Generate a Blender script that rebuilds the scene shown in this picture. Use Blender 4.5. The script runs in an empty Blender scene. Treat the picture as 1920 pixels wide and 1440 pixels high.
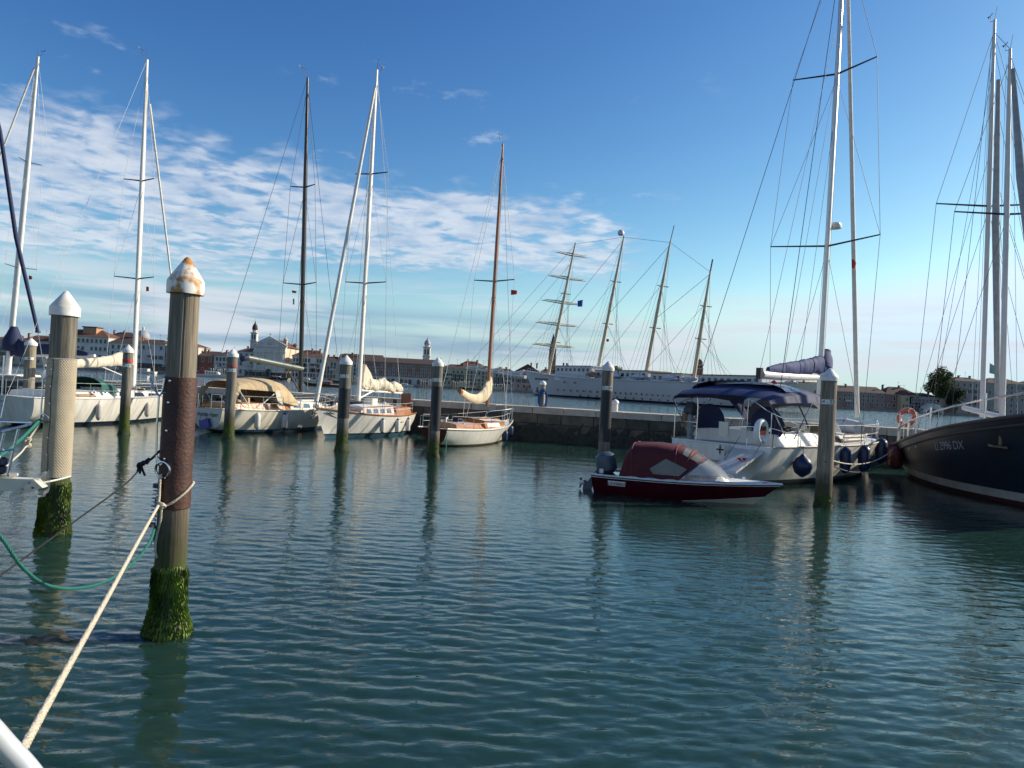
import bpy, math, random
import numpy as np
from mathutils import Vector, Matrix
random.seed(7); np.random.seed(7)
R = math.radians
scene = bpy.context.scene
COL = scene.collection

# ------------------------------------------------------------------ camera
EYE = 2.4; F = 1430.0
ROLL = R(2.98); PITCH = R(0.24)
cf = Vector((0, math.cos(PITCH), math.sin(PITCH)))
cr = Vector((math.cos(ROLL), 0, math.sin(ROLL)))
cr = (cr - cf * cr.dot(cf)).normalized()
cu = cr.cross(cf)
CAM = Vector((0, 0, EYE))
cd = bpy.data.cameras.new('camera')
co = bpy.data.objects.new('camera', cd); COL.objects.link(co)
co.matrix_world = Matrix(((cr.x, cu.x, -cf.x, CAM.x), (cr.y, cu.y, -cf.y, CAM.y), (cr.z, cu.z, -cf.z, CAM.z), (0, 0, 0, 1)))
cd.sensor_fit = 'HORIZONTAL'; cd.sensor_width = 36.0; cd.lens = 36.0 * F / 1920.0
cd.clip_start = 0.05; cd.clip_end = 20000
scene.camera = co

# ------------------------------------------------------------------ sky, sun, exposure
SUN_AZ = R(73); SUN_EL = R(27)
world = bpy.data.worlds.new('World'); scene.world = world; world.use_nodes = True
wt = world.node_tree; wn = wt.nodes; wl = wt.links; wn.clear()
def N(t, **k):
    n = wn.new(t)
    for a, b in k.items(): setattr(n, a, b)
    return n
def M(op, a, b=None, c=None, clamp=False):
    n = wn.new('ShaderNodeMath'); n.operation = op; n.use_clamp = clamp
    for i, v in enumerate((a, b, c)):
        if v is None: continue
        if isinstance(v, (int, float)): n.inputs[i].default_value = v
        else: wl.new(v, n.inputs[i])
    return n.outputs[0]
def SS(v, lo, hi):
    n = wn.new('ShaderNodeMapRange'); n.interpolation_type = 'SMOOTHSTEP'
    wl.new(v, n.inputs[0])
    for i, q in ((1, lo), (2, hi)):
        if isinstance(q, (int, float)): n.inputs[i].default_value = q
        else: wl.new(q, n.inputs[i])
    return n.outputs[0]
def WMIX(f, a, b):
    n = wn.new('ShaderNodeMix'); n.data_type = 'RGBA'
    wl.new(f, n.inputs[0])
    for i, q in ((6, a), (7, b)):
        if isinstance(q, tuple): n.inputs[i].default_value = (*q, 1)
        else: wl.new(q, n.inputs[i])
    return n.outputs[2]
SKY_K = 0.085
sky = N('ShaderNodeTexSky', sky_type='NISHITA', sun_disc=False)
sky.sun_elevation = SUN_EL; sky.sun_rotation = SUN_AZ
sky.air_density = 1.0; sky.dust_density = 0.55; sky.ozone_density = 1.6
skys = N('ShaderNodeVectorMath', operation='SCALE'); wl.new(sky.outputs[0], skys.inputs[0]); skys.inputs['Scale'].default_value = SKY_K
sk3 = N('ShaderNodeSeparateColor'); wl.new(skys.outputs[0], sk3.inputs[0])
skym = N('ShaderNodeCombineColor')          # the phone's rendering of a clear sky: deeper blue than the physical model
for i_, (g_, k_, x_) in enumerate(((1.9, 3.1, .60), (1.6, 2.32, .76), (1.15, 1.52, .95))):
    wl.new(M('MINIMUM', M('MULTIPLY', M('POWER', sk3.outputs[i_], g_), k_), x_), skym.inputs[i_])
tc = N('ShaderNodeTexCoord')
nv = N('ShaderNodeVectorMath', operation='NORMALIZE'); wl.new(tc.outputs['Generated'], nv.inputs[0])
sx = N('ShaderNodeSeparateXYZ'); wl.new(nv.outputs[0], sx.inputs[0])
dx, dy, dz = sx.outputs
el = M('MULTIPLY', M('ARCSINE', dz), 57.29578)            # degrees above the horizon
az = M('MULTIPLY', M('ARCTAN2', dx, dy), 57.29578)        # degrees clockwise from due ahead
zz = M('ADD', M('MAXIMUM', dz, 0.0), 0.06)
cp = N('ShaderNodeCombineXYZ'); wl.new(M('DIVIDE', dx, zz), cp.inputs[0]); wl.new(M('DIVIDE', dy, zz), cp.inputs[1])
def noise(vec, scale, detail=4, rough=.55, dist=0.0, w=0.0):
    n = N('ShaderNodeTexNoise'); n.noise_dimensions = '4D'
    wl.new(vec, n.inputs['Vector']); n.inputs['Scale'].default_value = scale; n.inputs['W'].default_value = w
    n.inputs['Detail'].default_value = detail; n.inputs['Roughness'].default_value = rough; n.inputs['Distortion'].default_value = dist
    return n.outputs['Fac']
puff = noise(cp.outputs[0], 6.6, 6, .52, .3)
gap = noise(cp.outputs[0], 2.6, 4, .55, .2, 21.0)
big = noise(cp.outputs[0], 1.3, 3, .5, 0, 3.1)
# the mackerel-cloud bank: between two sloping limits that close in to the right
top = M('MULTIPLY_ADD', az, -0.085, 14.3)
bot = M('MULTIPLY_ADD', az, 0.06, 7.9)
jit = M('MULTIPLY', M('SUBTRACT', big, .5), 5.0)
elj = M('ADD', el, jit)
bank = M('MULTIPLY', SS(M('SUBTRACT', top, elj), -1.8, 2.4), SS(M('SUBTRACT', elj, bot), -2.2, 2.2))
bank = M('MULTIPLY', bank, SS(M('MULTIPLY', az, -1), -11.5, -6.0))
dens = SS(M('ADD', M('ADD', puff, M('MULTIPLY', M('SUBTRACT', gap, .5), .50)), M('MULTIPLY', bank, .36)), .64, .92)
dens = M('MULTIPLY', dens, M('MULTIPLY_ADD', bank, .78, .03))
# few small puffs above the bank
sm = noise(cp.outputs[0], 3.0, 5, .6, 0, 9.0)
dens2 = M('MULTIPLY', SS(sm, .59, .74), M('MULTIPLY', SS(el, 9.0, 14.0), .5))
dens2 = M('MULTIPLY', dens2, SS(M('MULTIPLY', az, -1), -16, -6))
# long streaks low over the horizon
ca = N('ShaderNodeCombineXYZ'); wl.new(M('MULTIPLY', az, .055), ca.inputs[0]); wl.new(M('MULTIPLY', el, .62), ca.inputs[1])
st = noise(ca.outputs[0], 1.25, 6, .55, .2, 5.0)
low = M('MULTIPLY', SS(el, .2, 1.6), SS(M('MULTIPLY', el, -1), -8.5, -4.8))
streak = M('MULTIPLY', SS(st, .46, .64), low)
st2 = noise(ca.outputs[0], .75, 5, .5, .1, 15.0)
slate = M('MULTIPLY', M('MULTIPLY', SS(st2, .36, .56), SS(el, 1.4, 2.6)), SS(M('MULTIPLY', el, -1), -6.0, -4.0))
slate = M('MULTIPLY', slate, SS(M('MULTIPLY', az, -1), -20, 4))
hz = M('MULTIPLY', SS(M('MULTIPLY', el, -1), -10, 1.0), .72)
c0 = WMIX(hz, skym.outputs[0], WMIX(SS(az, -45, 40), (.23, .40, .58), (.45, .57, .64)))
c1 = WMIX(M('MULTIPLY', slate, .62), c0, (.10, .215, .40))
c2 = WMIX(M('MULTIPLY', streak, .85), c1, (.56, .60, .66))
edge = SS(dens, .1, .75)
shd = noise(cp.outputs[0], 4.0, 5, .6, .2, 31.0)
cc = WMIX(M('MULTIPLY', edge, SS(shd, .30, .66)), (.38, .46, .59), (.64, .67, .72))
c3 = WMIX(M('MULTIPLY', dens, .92, None, True), c2, cc)
c4 = WMIX(dens2, c3, (.54, .61, .70))
bg = N('ShaderNodeBackground'); wl.new(c4, bg.inputs[0]); bg.inputs[1].default_value = 1.0
wo = N('ShaderNodeOutputWorld'); wl.new(bg.outputs[0], wo.inputs[0])

sl = bpy.data.lights.new('sun', 'SUN'); sl.energy = 5.0; sl.angle = R(.6); sl.color = (1, .89, .72)
so = bpy.data.objects.new('sun', sl); COL.objects.link(so)
sdir = Vector((math.sin(SUN_AZ) * math.cos(SUN_EL), math.cos(SUN_AZ) * math.cos(SUN_EL), math.sin(SUN_EL)))
so.location = sdir * 60
so.rotation_euler = sdir.to_track_quat('Z', 'Y').to_euler()
vs = scene.view_settings
vs.view_transform = 'Standard'; vs.look = 'None'; vs.exposure = 0.36; vs.gamma = 1.0; vs.use_curve_mapping = False

# ------------------------------------------------------------------ pixel -> place
def ray(x, y): return cf * F + cr * (x - 960) + cu * (720 - y)
def P(x, y, Y):
    d = ray(x, y); return CAM + d * (Y / d.y)
def W(x, y, z=0.0):
    d = ray(x, y); return CAM + d * ((z - EYE) / d.z)

# ------------------------------------------------------------------ materials
MATS = {}
def mat(name, c, rough=.5, metal=0.0, var=.12, vs_=6.0, bump=0.0, bs=40.0, spec=.5, stretch=(1, 1, 1), c2=None, coat=0.0):
    if name in MATS: return MATS[name]
    m = bpy.data.materials.new(name); m.use_nodes = True
    t = m.node_tree; b = t.nodes['Principled BSDF']
    b.inputs['Roughness'].default_value = rough; b.inputs['Metallic'].default_value = metal
    b.inputs['Specular IOR Level'].default_value = spec
    if coat: b.inputs['Coat Weight'].default_value = coat; b.inputs['Coat Roughness'].default_value = .08
    g = t.nodes.new('ShaderNodeNewGeometry'); mp = t.nodes.new('ShaderNodeMapping')
    t.links.new(g.outputs['Position'], mp.inputs[0]); mp.inputs['Scale'].default_value = stretch
    n = t.nodes.new('ShaderNodeTexNoise'); n.inputs['Scale'].default_value = vs_; n.inputs['Detail'].default_value = 6
    t.links.new(mp.outputs[0], n.inputs[0])
    r = t.nodes.new('ShaderNodeValToRGB')
    r.color_ramp.elements[0].position = .3; r.color_ramp.elements[1].position = .72
    lo = c2 if c2 else tuple(v * (1 - var) for v in c)
    r.color_ramp.elements[0].color = (*lo, 1); r.color_ramp.elements[1].color = (*[min(1, v * (1 + var * .5)) for v in c], 1)
    t.links.new(n.outputs[0], r.inputs[0]); t.links.new(r.outputs[0], b.inputs['Base Color'])
    if bump:
        n2 = t.nodes.new('ShaderNodeTexNoise'); n2.inputs['Scale'].default_value = bs; n2.inputs['Detail'].default_value = 5
        t.links.new(mp.outputs[0], n2.inputs[0])
        bp = t.nodes.new('ShaderNodeBump'); bp.inputs['Strength'].default_value = min(1, bump); bp.inputs['Distance'].default_value = .02
        t.links.new(n2.outputs[0], bp.inputs['Height']); t.links.new(bp.outputs[0], b.inputs['Normal'])
    MATS[name] = m; return m
def clear_mat(name, c, alpha, rough=.08):
    if name in MATS: return MATS[name]
    m = mat(name, c, rough, var=.1, vs_=3); b = m.node_tree.nodes['Principled BSDF']
    b.inputs['Alpha'].default_value = alpha; return m
WHITE = mat('gelcoat_white', (.78, .76, .71), .3, var=.08, vs_=2.5, coat=.25, stretch=(2.2, 2.2, .5), c2=(.66, .63, .54))
CREAM = mat('gelcoat_cream', (.70, .66, .54), .3, var=.1, vs_=2.5, coat=.3)
DECKW = mat('deck_white', (.68, .67, .62), .55, var=.12, vs_=4)
NAVY = mat('navy_paint', (.012, .018, .045), .3, var=.3)
BLACKP = mat('black_paint', (.012, .013, .017), .45, var=.3)
ANTIF = mat('antifouling_dark', (.015, .02, .03), .7, var=.4)
ANTIFB = mat('antifouling_blue', (.02, .06, .13), .6, var=.3)
STEEL = mat('stainless_steel', (.62, .62, .62), .16, 1.0, var=.08)
ALU = mat('mast_aluminium', (.66, .64, .60), .34, .55, var=.06)
MASTW = mat('mast_white', (.76, .74, .68), .35, var=.07, vs_=3)
MASTD = mat('mast_dark', (.035, .03, .028), .3, .3, var=.2)
BOOMG = mat('boom_grey', (.23, .26, .25), .35, .4, var=.12)
VARN = mat('varnished_wood', (.42, .16, .035), .25, var=.35, vs_=12, stretch=(1, 1, 6), coat=.5)
MAHOG = mat('mahogany', (.13, .04, .018), .3, var=.4, vs_=10, stretch=(1, 1, 5), coat=.4)
TEAK = mat('teak', (.30, .19, .10), .6, var=.3, vs_=14)
WIRE = mat('rigging_wire', (.35, .35, .35), .35, .6, var=.1)
WIREW = mat('rigging_line_white', (.62, .61, .57), .6, var=.1)
WIRED = mat('rigging_line_dark', (.05, .05, .055), .6, var=.2)
CANVC = mat('canvas_cream', (.64, .58, .45), .85, var=.16, vs_=5, bump=.35, bs=9)
CANVT = mat('canvas_tan', (.50, .38, .22), .85, var=.18, vs_=5, bump=.3, bs=9)
CANVN = mat('canvas_navy', (.012, .022, .075), .75, var=.3, vs_=5, bump=.35, bs=9)
CANVB = mat('canvas_blue', (.028, .05, .165), .8, var=.3, vs_=6, bump=.4, bs=9)
CANVR = mat('canvas_red', (.085, .005, .008), .75, var=.25, vs_=5, bump=.3, bs=10)
CANVG = mat('canvas_green', (.008, .10, .075), .8, var=.25, vs_=5, bump=.3, bs=9)
SAILW = mat('sailcloth', (.72, .69, .62), .75, var=.14, vs_=6, bump=.4, bs=11)
RUBN = mat('fender_navy', (.012, .03, .085), .4, var=.25)
RUBW = mat('fender_white', (.62, .60, .56), .45, var=.12)
RUBG = mat('fender_grey', (.45, .42, .39), .5, var=.12)
RUBM = mat('fender_maroon', (.10, .016, .014), .55, var=.3)
DARKGL = mat('dark_window', (.015, .018, .022), .08, var=.3)
BLUEGL = mat('blue_window', (.10, .17, .25), .1, var=.3)
VINYL = clear_mat('clear_vinyl', (.55, .60, .60), .30, .12)
VINYLW = clear_mat('scuffed_vinyl', (.50, .53, .53), .40, .14)
VINYLG = clear_mat('smoky_vinyl', (.25, .26, .25), .62, .16)
ROPEC = mat('rope_cream', (.62, .55, .42), .85, var=.22, vs_=60, bump=.5, bs=160)
ROPEG = mat('rope_green', (.012, .17, .13), .8, var=.3, vs_=60, bump=.5, bs=160)
ROPEK = mat('rope_black', (.018, .018, .02), .8, var=.3, vs_=60, bump=.5, bs=160)
ROPEB = mat('rope_blue', (.015, .10, .30), .8, var=.3, vs_=40)
ORANGE = mat('buoy_orange', (.62, .10, .045), .5, var=.15)
REDP = mat('red_paint', (.50, .03, .03), .5, var=.15)
PLATE = mat('sign_white', (.80, .80, .76), .4, var=.06)
INK = mat('sign_black', (.01, .01, .012), .5, var=.1)
INKG = mat('lettering_grey', (.34, .37, .39), .5, var=.15)

# ------------------------------------------------------------------ mesh tools
WM = {}
class MB:
    def __init__(s): s.v = []; s.f = []; s.mi = []; s.cur = 0
    def face(s, idx): s.f.append(tuple(idx)); s.mi.append(s.cur)
    def add(s, vs, fs):
        o = len(s.v); s.v += [tuple(v) for v in vs]
        for q in fs: s.face([o + i for i in q])
        return s
    def box(s, c, d, rot=None, taper=1.0):
        hx, hy, hz = d[0] / 2, d[1] / 2, d[2] / 2
        pts = [Vector((x * (taper if z > 0 else 1), y * (taper if z > 0 else 1), z)) for z in (-hz, hz) for x, y in ((-hx, -hy), (hx, -hy), (hx, hy), (-hx, hy))]
        if rot: pts = [rot @ p for p in pts]
        c = Vector(c)
        return s.add([c + p for p in pts], [(3, 2, 1, 0), (4, 5, 6, 7), (0, 1, 5, 4), (1, 2, 6, 5), (2, 3, 7, 6), (3, 0, 4, 7)])
    def tube(s, pts, r, seg=8, cap=True, r2=None, noise_=0.0, up=None):
        pts = [Vector(p) for p in pts]
        n = len(pts)
        rr = r if isinstance(r, (list, tuple)) else [r] * n
        rb = r2 if isinstance(r2, (list, tuple)) else ([r2] * n if r2 else rr)
        o = len(s.v); pu = None
        for i, p in enumerate(pts):
            t = (pts[min(i + 1, n - 1)] - pts[max(i - 1, 0)])
            if t.length < 1e-9: t = Vector((0, 0, 1))
            t.normalize()
            if pu is None:
                a = Vector(up) if up else (Vector((0, 0, 1)) if abs(t.z) < .9 else Vector((1, 0, 0)))
            else: a = pu
            u = (a - t * a.dot(t)).normalized(); w = t.cross(u); pu = u
            for k in range(seg):
                an = 2 * math.pi * k / seg
                q = 1 + (random.uniform(-noise_, noise_) if noise_ else 0)
                s.v.append(tuple(p + u * (math.sin(an) * rb[i] * q) + w * (math.cos(an) * rr[i] * q)))
        for i in range(n - 1):
            for k in range(seg):
                a, b = o + i * seg + k, o + i * seg + (k + 1) % seg
                s.face((a, b, b + seg, a + seg))
        if cap:
            s.face([o + k for k in range(seg)][::-1]); s.face([o + (n - 1) * seg + k for k in range(seg)])
        return s
    def lathe(s, c, prof, seg=20, axis=None, wob=0.0):
        c = Vector(c); ax = Vector(axis).normalized() if axis else Vector((0, 0, 1))
        u = ax.orthogonal().normalized() if axis else Vector((1, 0, 0)); w = ax.cross(u)
        o = len(s.v); n = len(prof)
        ph = random.uniform(0, 6)
        for r, z in prof:
            for k in range(seg):
                an = 2 * math.pi * k / seg
                q = r * (1 + wob * (math.sin(3 * an + ph + z * 2) * .5 + random.uniform(-.5, .5)))
                s.v.append(tuple(c + ax * z + u * math.cos(an) * q + w * math.sin(an) * q))
        for i in range(n - 1):
            for k in range(seg):
                a, b = o + i * seg + k, o + i * seg + (k + 1) % seg
                s.face((a, b, b + seg, a + seg))
        if prof[0][0] > 1e-4: s.face([o + k for k in range(seg)][::-1])
        if prof[-1][0] > 1e-4: s.face([o + (n - 1) * seg + k for k in range(seg)])
        return s
    def grid(s, rows, flip=False):
        o = len(s.v); m = len(rows[0])
        for r in rows: s.v += [tuple(p) for p in r]
        for i in range(len(rows) - 1):
            for k in range(m - 1):
                a = o + i * m + k
                q = (a, a + 1, a + 1 + m, a + m)
                s.face(q[::-1] if flip else q)
        return s
    def prism(s, poly, d):
        d = Vector(d); n = len(poly); o = len(s.v)
        poly = [Vector(p) for p in poly]
        s.v += [tuple(p) for p in poly] + [tuple(p + d) for p in poly]
        s.face([o + i for i in range(n)][::-1]); s.face([o + n + i for i in range(n)])
        for i in range(n):
            j = (i + 1) % n; s.face((o + i, o + j, o + n + j, o + n + i))
        return s
    def torus(s, c, R_, r, axis, seg=28, ms=8):
        c = Vector(c); ax = Vector(axis).normalized(); u = ax.orthogonal().normalized(); w = ax.cross(u)
        o = len(s.v)
        for i in range(seg):
            a = 2 * math.pi * i / seg; d = u * math.cos(a) + w * math.sin(a)
            for k in range(ms):
                b = 2 * math.pi * k / ms
                s.v.append(tuple(c + d * (R_ + r * math.cos(b)) + ax * (r * math.sin(b))))
        for i in range(seg):
            for k in range(ms):
                j, l = (i + 1) % seg, (k + 1) % ms
                s.face((o + i * ms + k, o + j * ms + k, o + j * ms + l, o + i * ms + l))
        return s
    def timber(s, c, prof, seg=96):
        c = Vector(c); o = len(s.v); n = len(prof); rng = random.Random(int(c.x * 991))
        g = [rng.uniform(-.004, .003) for _ in range(seg)]
        for _ in range(8):
            k = rng.randrange(seg); d = rng.uniform(.03, .075); g[k] -= d; g[(k + 1) % seg] -= d * .35
        for i, (r, z) in enumerate(prof):
            for k in range(seg):
                an = 2 * math.pi * k / seg + .02 * math.sin(z * 2.1 + k)
                q = r * (1 + g[k] * (.6 + .4 * math.sin(z * 1.7 + k * 1.9)) + .012 * math.sin(2 * an + z))
                s.v.append((c.x + math.cos(an) * q, c.y + math.sin(an) * q, c.z + z))
        for i in range(n - 1):
            for k in range(seg):
                a, b = o + i * seg + k, o + i * seg + (k + 1) % seg; s.face((a, b, b + seg, a + seg))
        s.face([o + (n - 1) * seg + k for k in range(seg)]); return s
    def mesh(s, name, m, smooth=False):
        me = bpy.data.meshes.new(name); me.from_pydata(s.v, [], s.f)
        ms = m if isinstance(m, (list, tuple)) else [m]
        for x in ms: me.materials.append(x)
        if len(ms) > 1: me.polygons.foreach_set('material_index', s.mi)
        if smooth:
            me.polygons.foreach_set('use_smooth', [True] * len(s.f))
            try: me.set_sharp_from_angle(angle=R(40))
            except Exception: pass
        me.update(); return me
    def build(s, name, m, parent=None, local=False, smooth=True, kind=None, label=None):
        return link(name, s.mesh(name, m, smooth), parent, local, kind, label)
def link(name, me, parent=None, local=False, kind=None, label=None):
    o = bpy.data.objects.new(name, me); COL.objects.link(o)
    WM[o] = Matrix.Identity(4)
    if parent is not None:
        o.parent = parent
        if local: WM[o] = WM[parent].copy()
        else: o.matrix_parent_inverse = WM[parent].inverted()
    if kind: o['kind'] = kind
    if label: o['label'] = label
    return o
def sub(o, parent):   # re-hang a local mesh one level deeper
    o.parent = parent; return o
def tag(o, label, cat, group=None):
    o['label'] = label; o['category'] = cat
    if group: o['group'] = group
    return o
def thing(name, loc, label, cat, group=None, rotz=0.0):
    o = bpy.data.objects.new(name, None); COL.objects.link(o); o.empty_display_size = .2
    o.location = loc; o.rotation_euler = (0, 0, rotz)
    WM[o] = Matrix.Translation(Vector(loc)) @ Matrix.Rotation(rotz, 4, 'Z')
    return tag(o, label, cat, group)
def struct(o): o['kind'] = 'structure'; return o
def lerp(a, b, t): return a + (b - a) * t
def vl(a, b, t): return Vector(a) + (Vector(b) - Vector(a)) * t
def sag(a, b, drop, n=14):
    a, b = Vector(a), Vector(b)
    return [a + (b - a) * (i / n) - Vector((0, 0, drop * 4 * (i / n) * (1 - i / n))) for i in range(n + 1)]
def smoothp(pts, n=6):
    pts = [Vector(p) for p in pts]; out = []
    for i in range(len(pts) - 1):
        p0, p1, p2, p3 = pts[max(i - 1, 0)], pts[i], pts[i + 1], pts[min(i + 2, len(pts) - 1)]
        for k in range(n):
            t = k / n
            out.append(.5 * ((2 * p1) + (p2 - p0) * t + (2 * p0 - 5 * p1 + 4 * p2 - p3) * t * t + (3 * p1 - p0 - 3 * p2 + p3) * t ** 3))
    out.append(pts[-1]); return out
def cover(B, pts, rv, rl, m, name, n=44, crease=.09, parent=None):
    """cloth gathered along a spar: rings of varied height with creases and a hanging lower edge"""
    path = smoothp(pts, 10); out = MB(); seg = 20; rows = []
    N_ = len(path)
    for i in range(n + 1):
        f = i / n; q = f * (N_ - 1); k = min(int(q), N_ - 2); p = vl(path[k], path[k + 1], q - k)
        v = float(np.interp(f, np.linspace(0, 1, len(rv)), rv)); l = float(np.interp(f, np.linspace(0, 1, len(rl)), rl))
        t = (path[min(k + 2, N_ - 1)] - path[max(k - 1, 0)]).normalized(); up = Vector((0, 0, 1)); up = (up - t * up.dot(t)).normalized(); w = t.cross(up)
        g = 1 + random.uniform(-crease, crease * .5); ring = []
        for j in range(seg):
            a = 2 * math.pi * j / seg; s_, c_ = math.sin(a), math.cos(a)
            h = 1 + crease * .8 * math.sin(3 * a + f * 34) * .6 + random.uniform(-.03, .03)
            ring.append(p + up * (s_ * v * g * h * (1.12 if s_ < 0 else 1)) + w * (math.copysign(abs(c_) ** .8, c_) * l * g * h))
        rows.append(ring + [ring[0]])
    out.grid(rows); out.add(rows[0][:-1], [tuple(range(seg))]); out.add(rows[-1][:-1], [tuple(range(seg))[::-1]])
    c = B.part(out, name, m, parent)
    for f in (.18, .38, .58, .78):
        r_ = rows[int(f * n)]; cen = sum((Vector(p) for p in r_[:-1]), Vector()) / seg
        B.part(MB().tube([cen + (Vector(p) - cen) * 1.02 for p in r_], .006, 5), 'sail_tie', WIRED, c)
    return c
def laid(mb, pts, r, pitch=None, per=7):
    """three-strand laid rope along a path"""
    path = [Vector(p) for p in pts]; d = [0.0]
    for p, q in zip(path, path[1:]): d.append(d[-1] + (q - p).length)
    pitch = pitch or r * 7; n = max(8, int(d[-1] / pitch * per)); xs = np.linspace(0, d[-1], n)
    arr = np.array([tuple(p) for p in path]); c = np.stack([np.interp(xs, d, arr[:, k]) for k in range(3)], -1)
    up = Vector((0, 0, 1)); strands = ([], [], [])
    for i in range(n):
        t = Vector(c[min(i + 1, n - 1)]) - Vector(c[max(i - 1, 0)]); t.normalize()
        u = t.cross(Vector((.3, .2, .93))).normalized(); w = t.cross(u)
        for k in range(3):
            a = xs[i] / pitch * 2 * math.pi + k * 2.0944
            strands[k].append(Vector(c[i]) + u * (math.cos(a) * r * .52) + w * (math.sin(a) * r * .52))
    for s_ in strands: mb.tube(s_, r * .56, 6)
    return mb
def text_mesh(txt, size, shear=0.0, spacing=1.0):
    cu_ = bpy.data.curves.new('txt', 'FONT'); cu_.body = txt; cu_.size = size; cu_.align_x = 'CENTER'; cu_.align_y = 'CENTER'
    cu_.shear = shear; cu_.space_character = spacing; cu_.extrude = .002
    ob = bpy.data.objects.new('txt', cu_); COL.objects.link(ob)
    me = bpy.data.meshes.new_from_object(ob.evaluated_get(bpy.context.evaluated_depsgraph_get()))
    bpy.data.objects.remove(ob); bpy.data.curves.remove(cu_)
    return me

# ------------------------------------------------------------------ water
def water():
    ang = np.concatenate([np.linspace(-180, -48, 24, endpoint=False), np.linspace(-48, 46, 1040), np.linspace(46, 180, 25)[1:-1]])
    ang = np.radians(ang)
    rs = list(np.arange(.6, 3.6, .08))
    while rs[-1] < 70:
        r = rs[-1]; rs.append(r + max(.024, .025 * (max(r, 6) / 7) ** 1.5))
    while rs[-1] < 9000: rs.append(rs[-1] * 1.12)
    rs = np.array(rs); n, m = len(rs), len(ang)
    rr, aa = np.meshgrid(rs, ang, indexing='ij')
    X, Y = rr * np.sin(aa), rr * np.cos(aa)
    sp = np.gradient(rs)[:, None] * np.ones_like(X)
    sp = np.maximum(sp, np.where(np.abs(aa) < .9, 0, 1.0) * rr * .09)
    Z = np.zeros_like(X)
    rng = np.random.RandomState(5)
    for i in range(110):
        lam = .09 * (.40 / .09) ** rng.rand()
        th = (rng.normal(-.20, .20) if i % 2 else rng.normal(.22, .26)) if i % 7 else rng.uniform(-1.6, 1.6)
        k = 2 * np.pi / lam
        slope = .0098 * (lam / .25) ** .2
        a = slope / k
        fade = np.clip(lam / (2.6 * sp) - .6, 0, 1)
        Z += a * fade * np.cos(k * (X * np.sin(th) + Y * np.cos(th)) + rng.rand() * 6.283)
    mod = .95 + .45 * np.sin(X * .31 + 1.0 + .5 * np.sin(Y * .23)) * np.sin(Y * .27 + .4 + .6 * np.sin(X * .19))
    for i in range(12):
        lam = rng.uniform(.8, 1.9); th = rng.normal(0, .7); k = 2 * np.pi / lam
        Z += .0032 / k * np.clip(lam / (2.6 * sp) - .6, 0, 1) * np.cos(k * (X * np.sin(th) + Y * np.cos(th)) + rng.rand() * 6.283)
    Z *= mod * np.clip((75 - rr) / 25, 0, 1)
    co_ = np.stack([X, Y, Z], -1).reshape(-1, 3)
    co_ = np.vstack([co_, [[0, 0, 0]]])
    i0 = np.arange(n - 1)[:, None] * m; j = np.arange(m)[None, :]; j2 = (np.arange(m)[None, :] + 1) % m
    q = np.stack([i0 + j, i0 + m + j, i0 + m + j2, i0 + j2], -1).reshape(-1, 4)[:, ::-1]
    q = q[:, ::-1]
    tri = np.stack([np.full(m, n * m), np.arange(m), (np.arange(m) + 1) % m], -1)
    me = bpy.data.meshes.new('water')
    me.vertices.add(len(co_)); me.vertices.foreach_set('co', co_.ravel())
    lt = np.concatenate([q.ravel(), tri.ravel()[::1]])
    me.loops.add(len(lt)); me.loops.foreach_set('vertex_index', lt)
    ls = np.concatenate([np.arange(len(q)) * 4, len(q) * 4 + np.arange(len(tri)) * 3])
    me.polygons.add(len(ls)); me.polygons.foreach_set('loop_start', ls)
    me.polygons.foreach_set('use_smooth', np.ones(len(ls), bool))
    me.update(calc_edges=True)
    if me.polygons[1000].normal.z < 0: me.flip_normals()
    m_ = bpy.data.materials.new('sea_water'); m_.use_nodes = True; t = m_.node_tree; b = t.nodes['Principled BSDF']
    g = t.nodes.new('ShaderNodeNewGeometry')
    nz = t.nodes.new('ShaderNodeTexNoise'); nz.inputs['Scale'].default_value = .12; nz.inputs['Detail'].default_value = 3
    t.links.new(g.outputs['Position'], nz.inputs[0])
    rp = t.nodes.new('ShaderNodeValToRGB')
    rp.color_ramp.elements[0].color = (.013, .042, .033, 1); rp.color_ramp.elements[1].color = (.020, .054, .041, 1)
    rp.color_ramp.elements[0].position = .35; rp.color_ramp.elements[1].position = .65
    t.links.new(nz.outputs[0], rp.inputs[0]); t.links.new(rp.outputs[0], b.inputs['Base Color'])
    b.inputs['Subsurface Weight'].default_value = 1.0; b.inputs['Subsurface Radius'].default_value = (.25, .9, .8); b.inputs['Subsurface Scale'].default_value = 1.0
    b.inputs['IOR'].default_value = 1.33; b.inputs['Roughness'].default_value = .022
    # fine ripples; the open canal beyond the breakwater is choppier
    sp_ = t.nodes.new('ShaderNodeSeparateXYZ'); t.links.new(g.outputs['Position'], sp_.inputs[0])
    ad = t.nodes.new('ShaderNodeMath'); ad.operation = 'MULTIPLY_ADD'
    t.links.new(sp_.outputs[0], ad.inputs[0]); ad.inputs[1].default_value = .3; t.links.new(sp_.outputs[1], ad.inputs[2])
    far = t.nodes.new('ShaderNodeMapRange'); t.links.new(ad.outputs[0], far.inputs[0]); far.inputs[1].default_value = 36; far.inputs[2].default_value = 40
    mp = t.nodes.new('ShaderNodeMapping'); mp.inputs['Scale'].default_value = (.55, 1.0, 1); mp.inputs['Rotation'].default_value = (0, 0, .12)
    t.links.new(g.outputs['Position'], mp.inputs[0])
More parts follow.
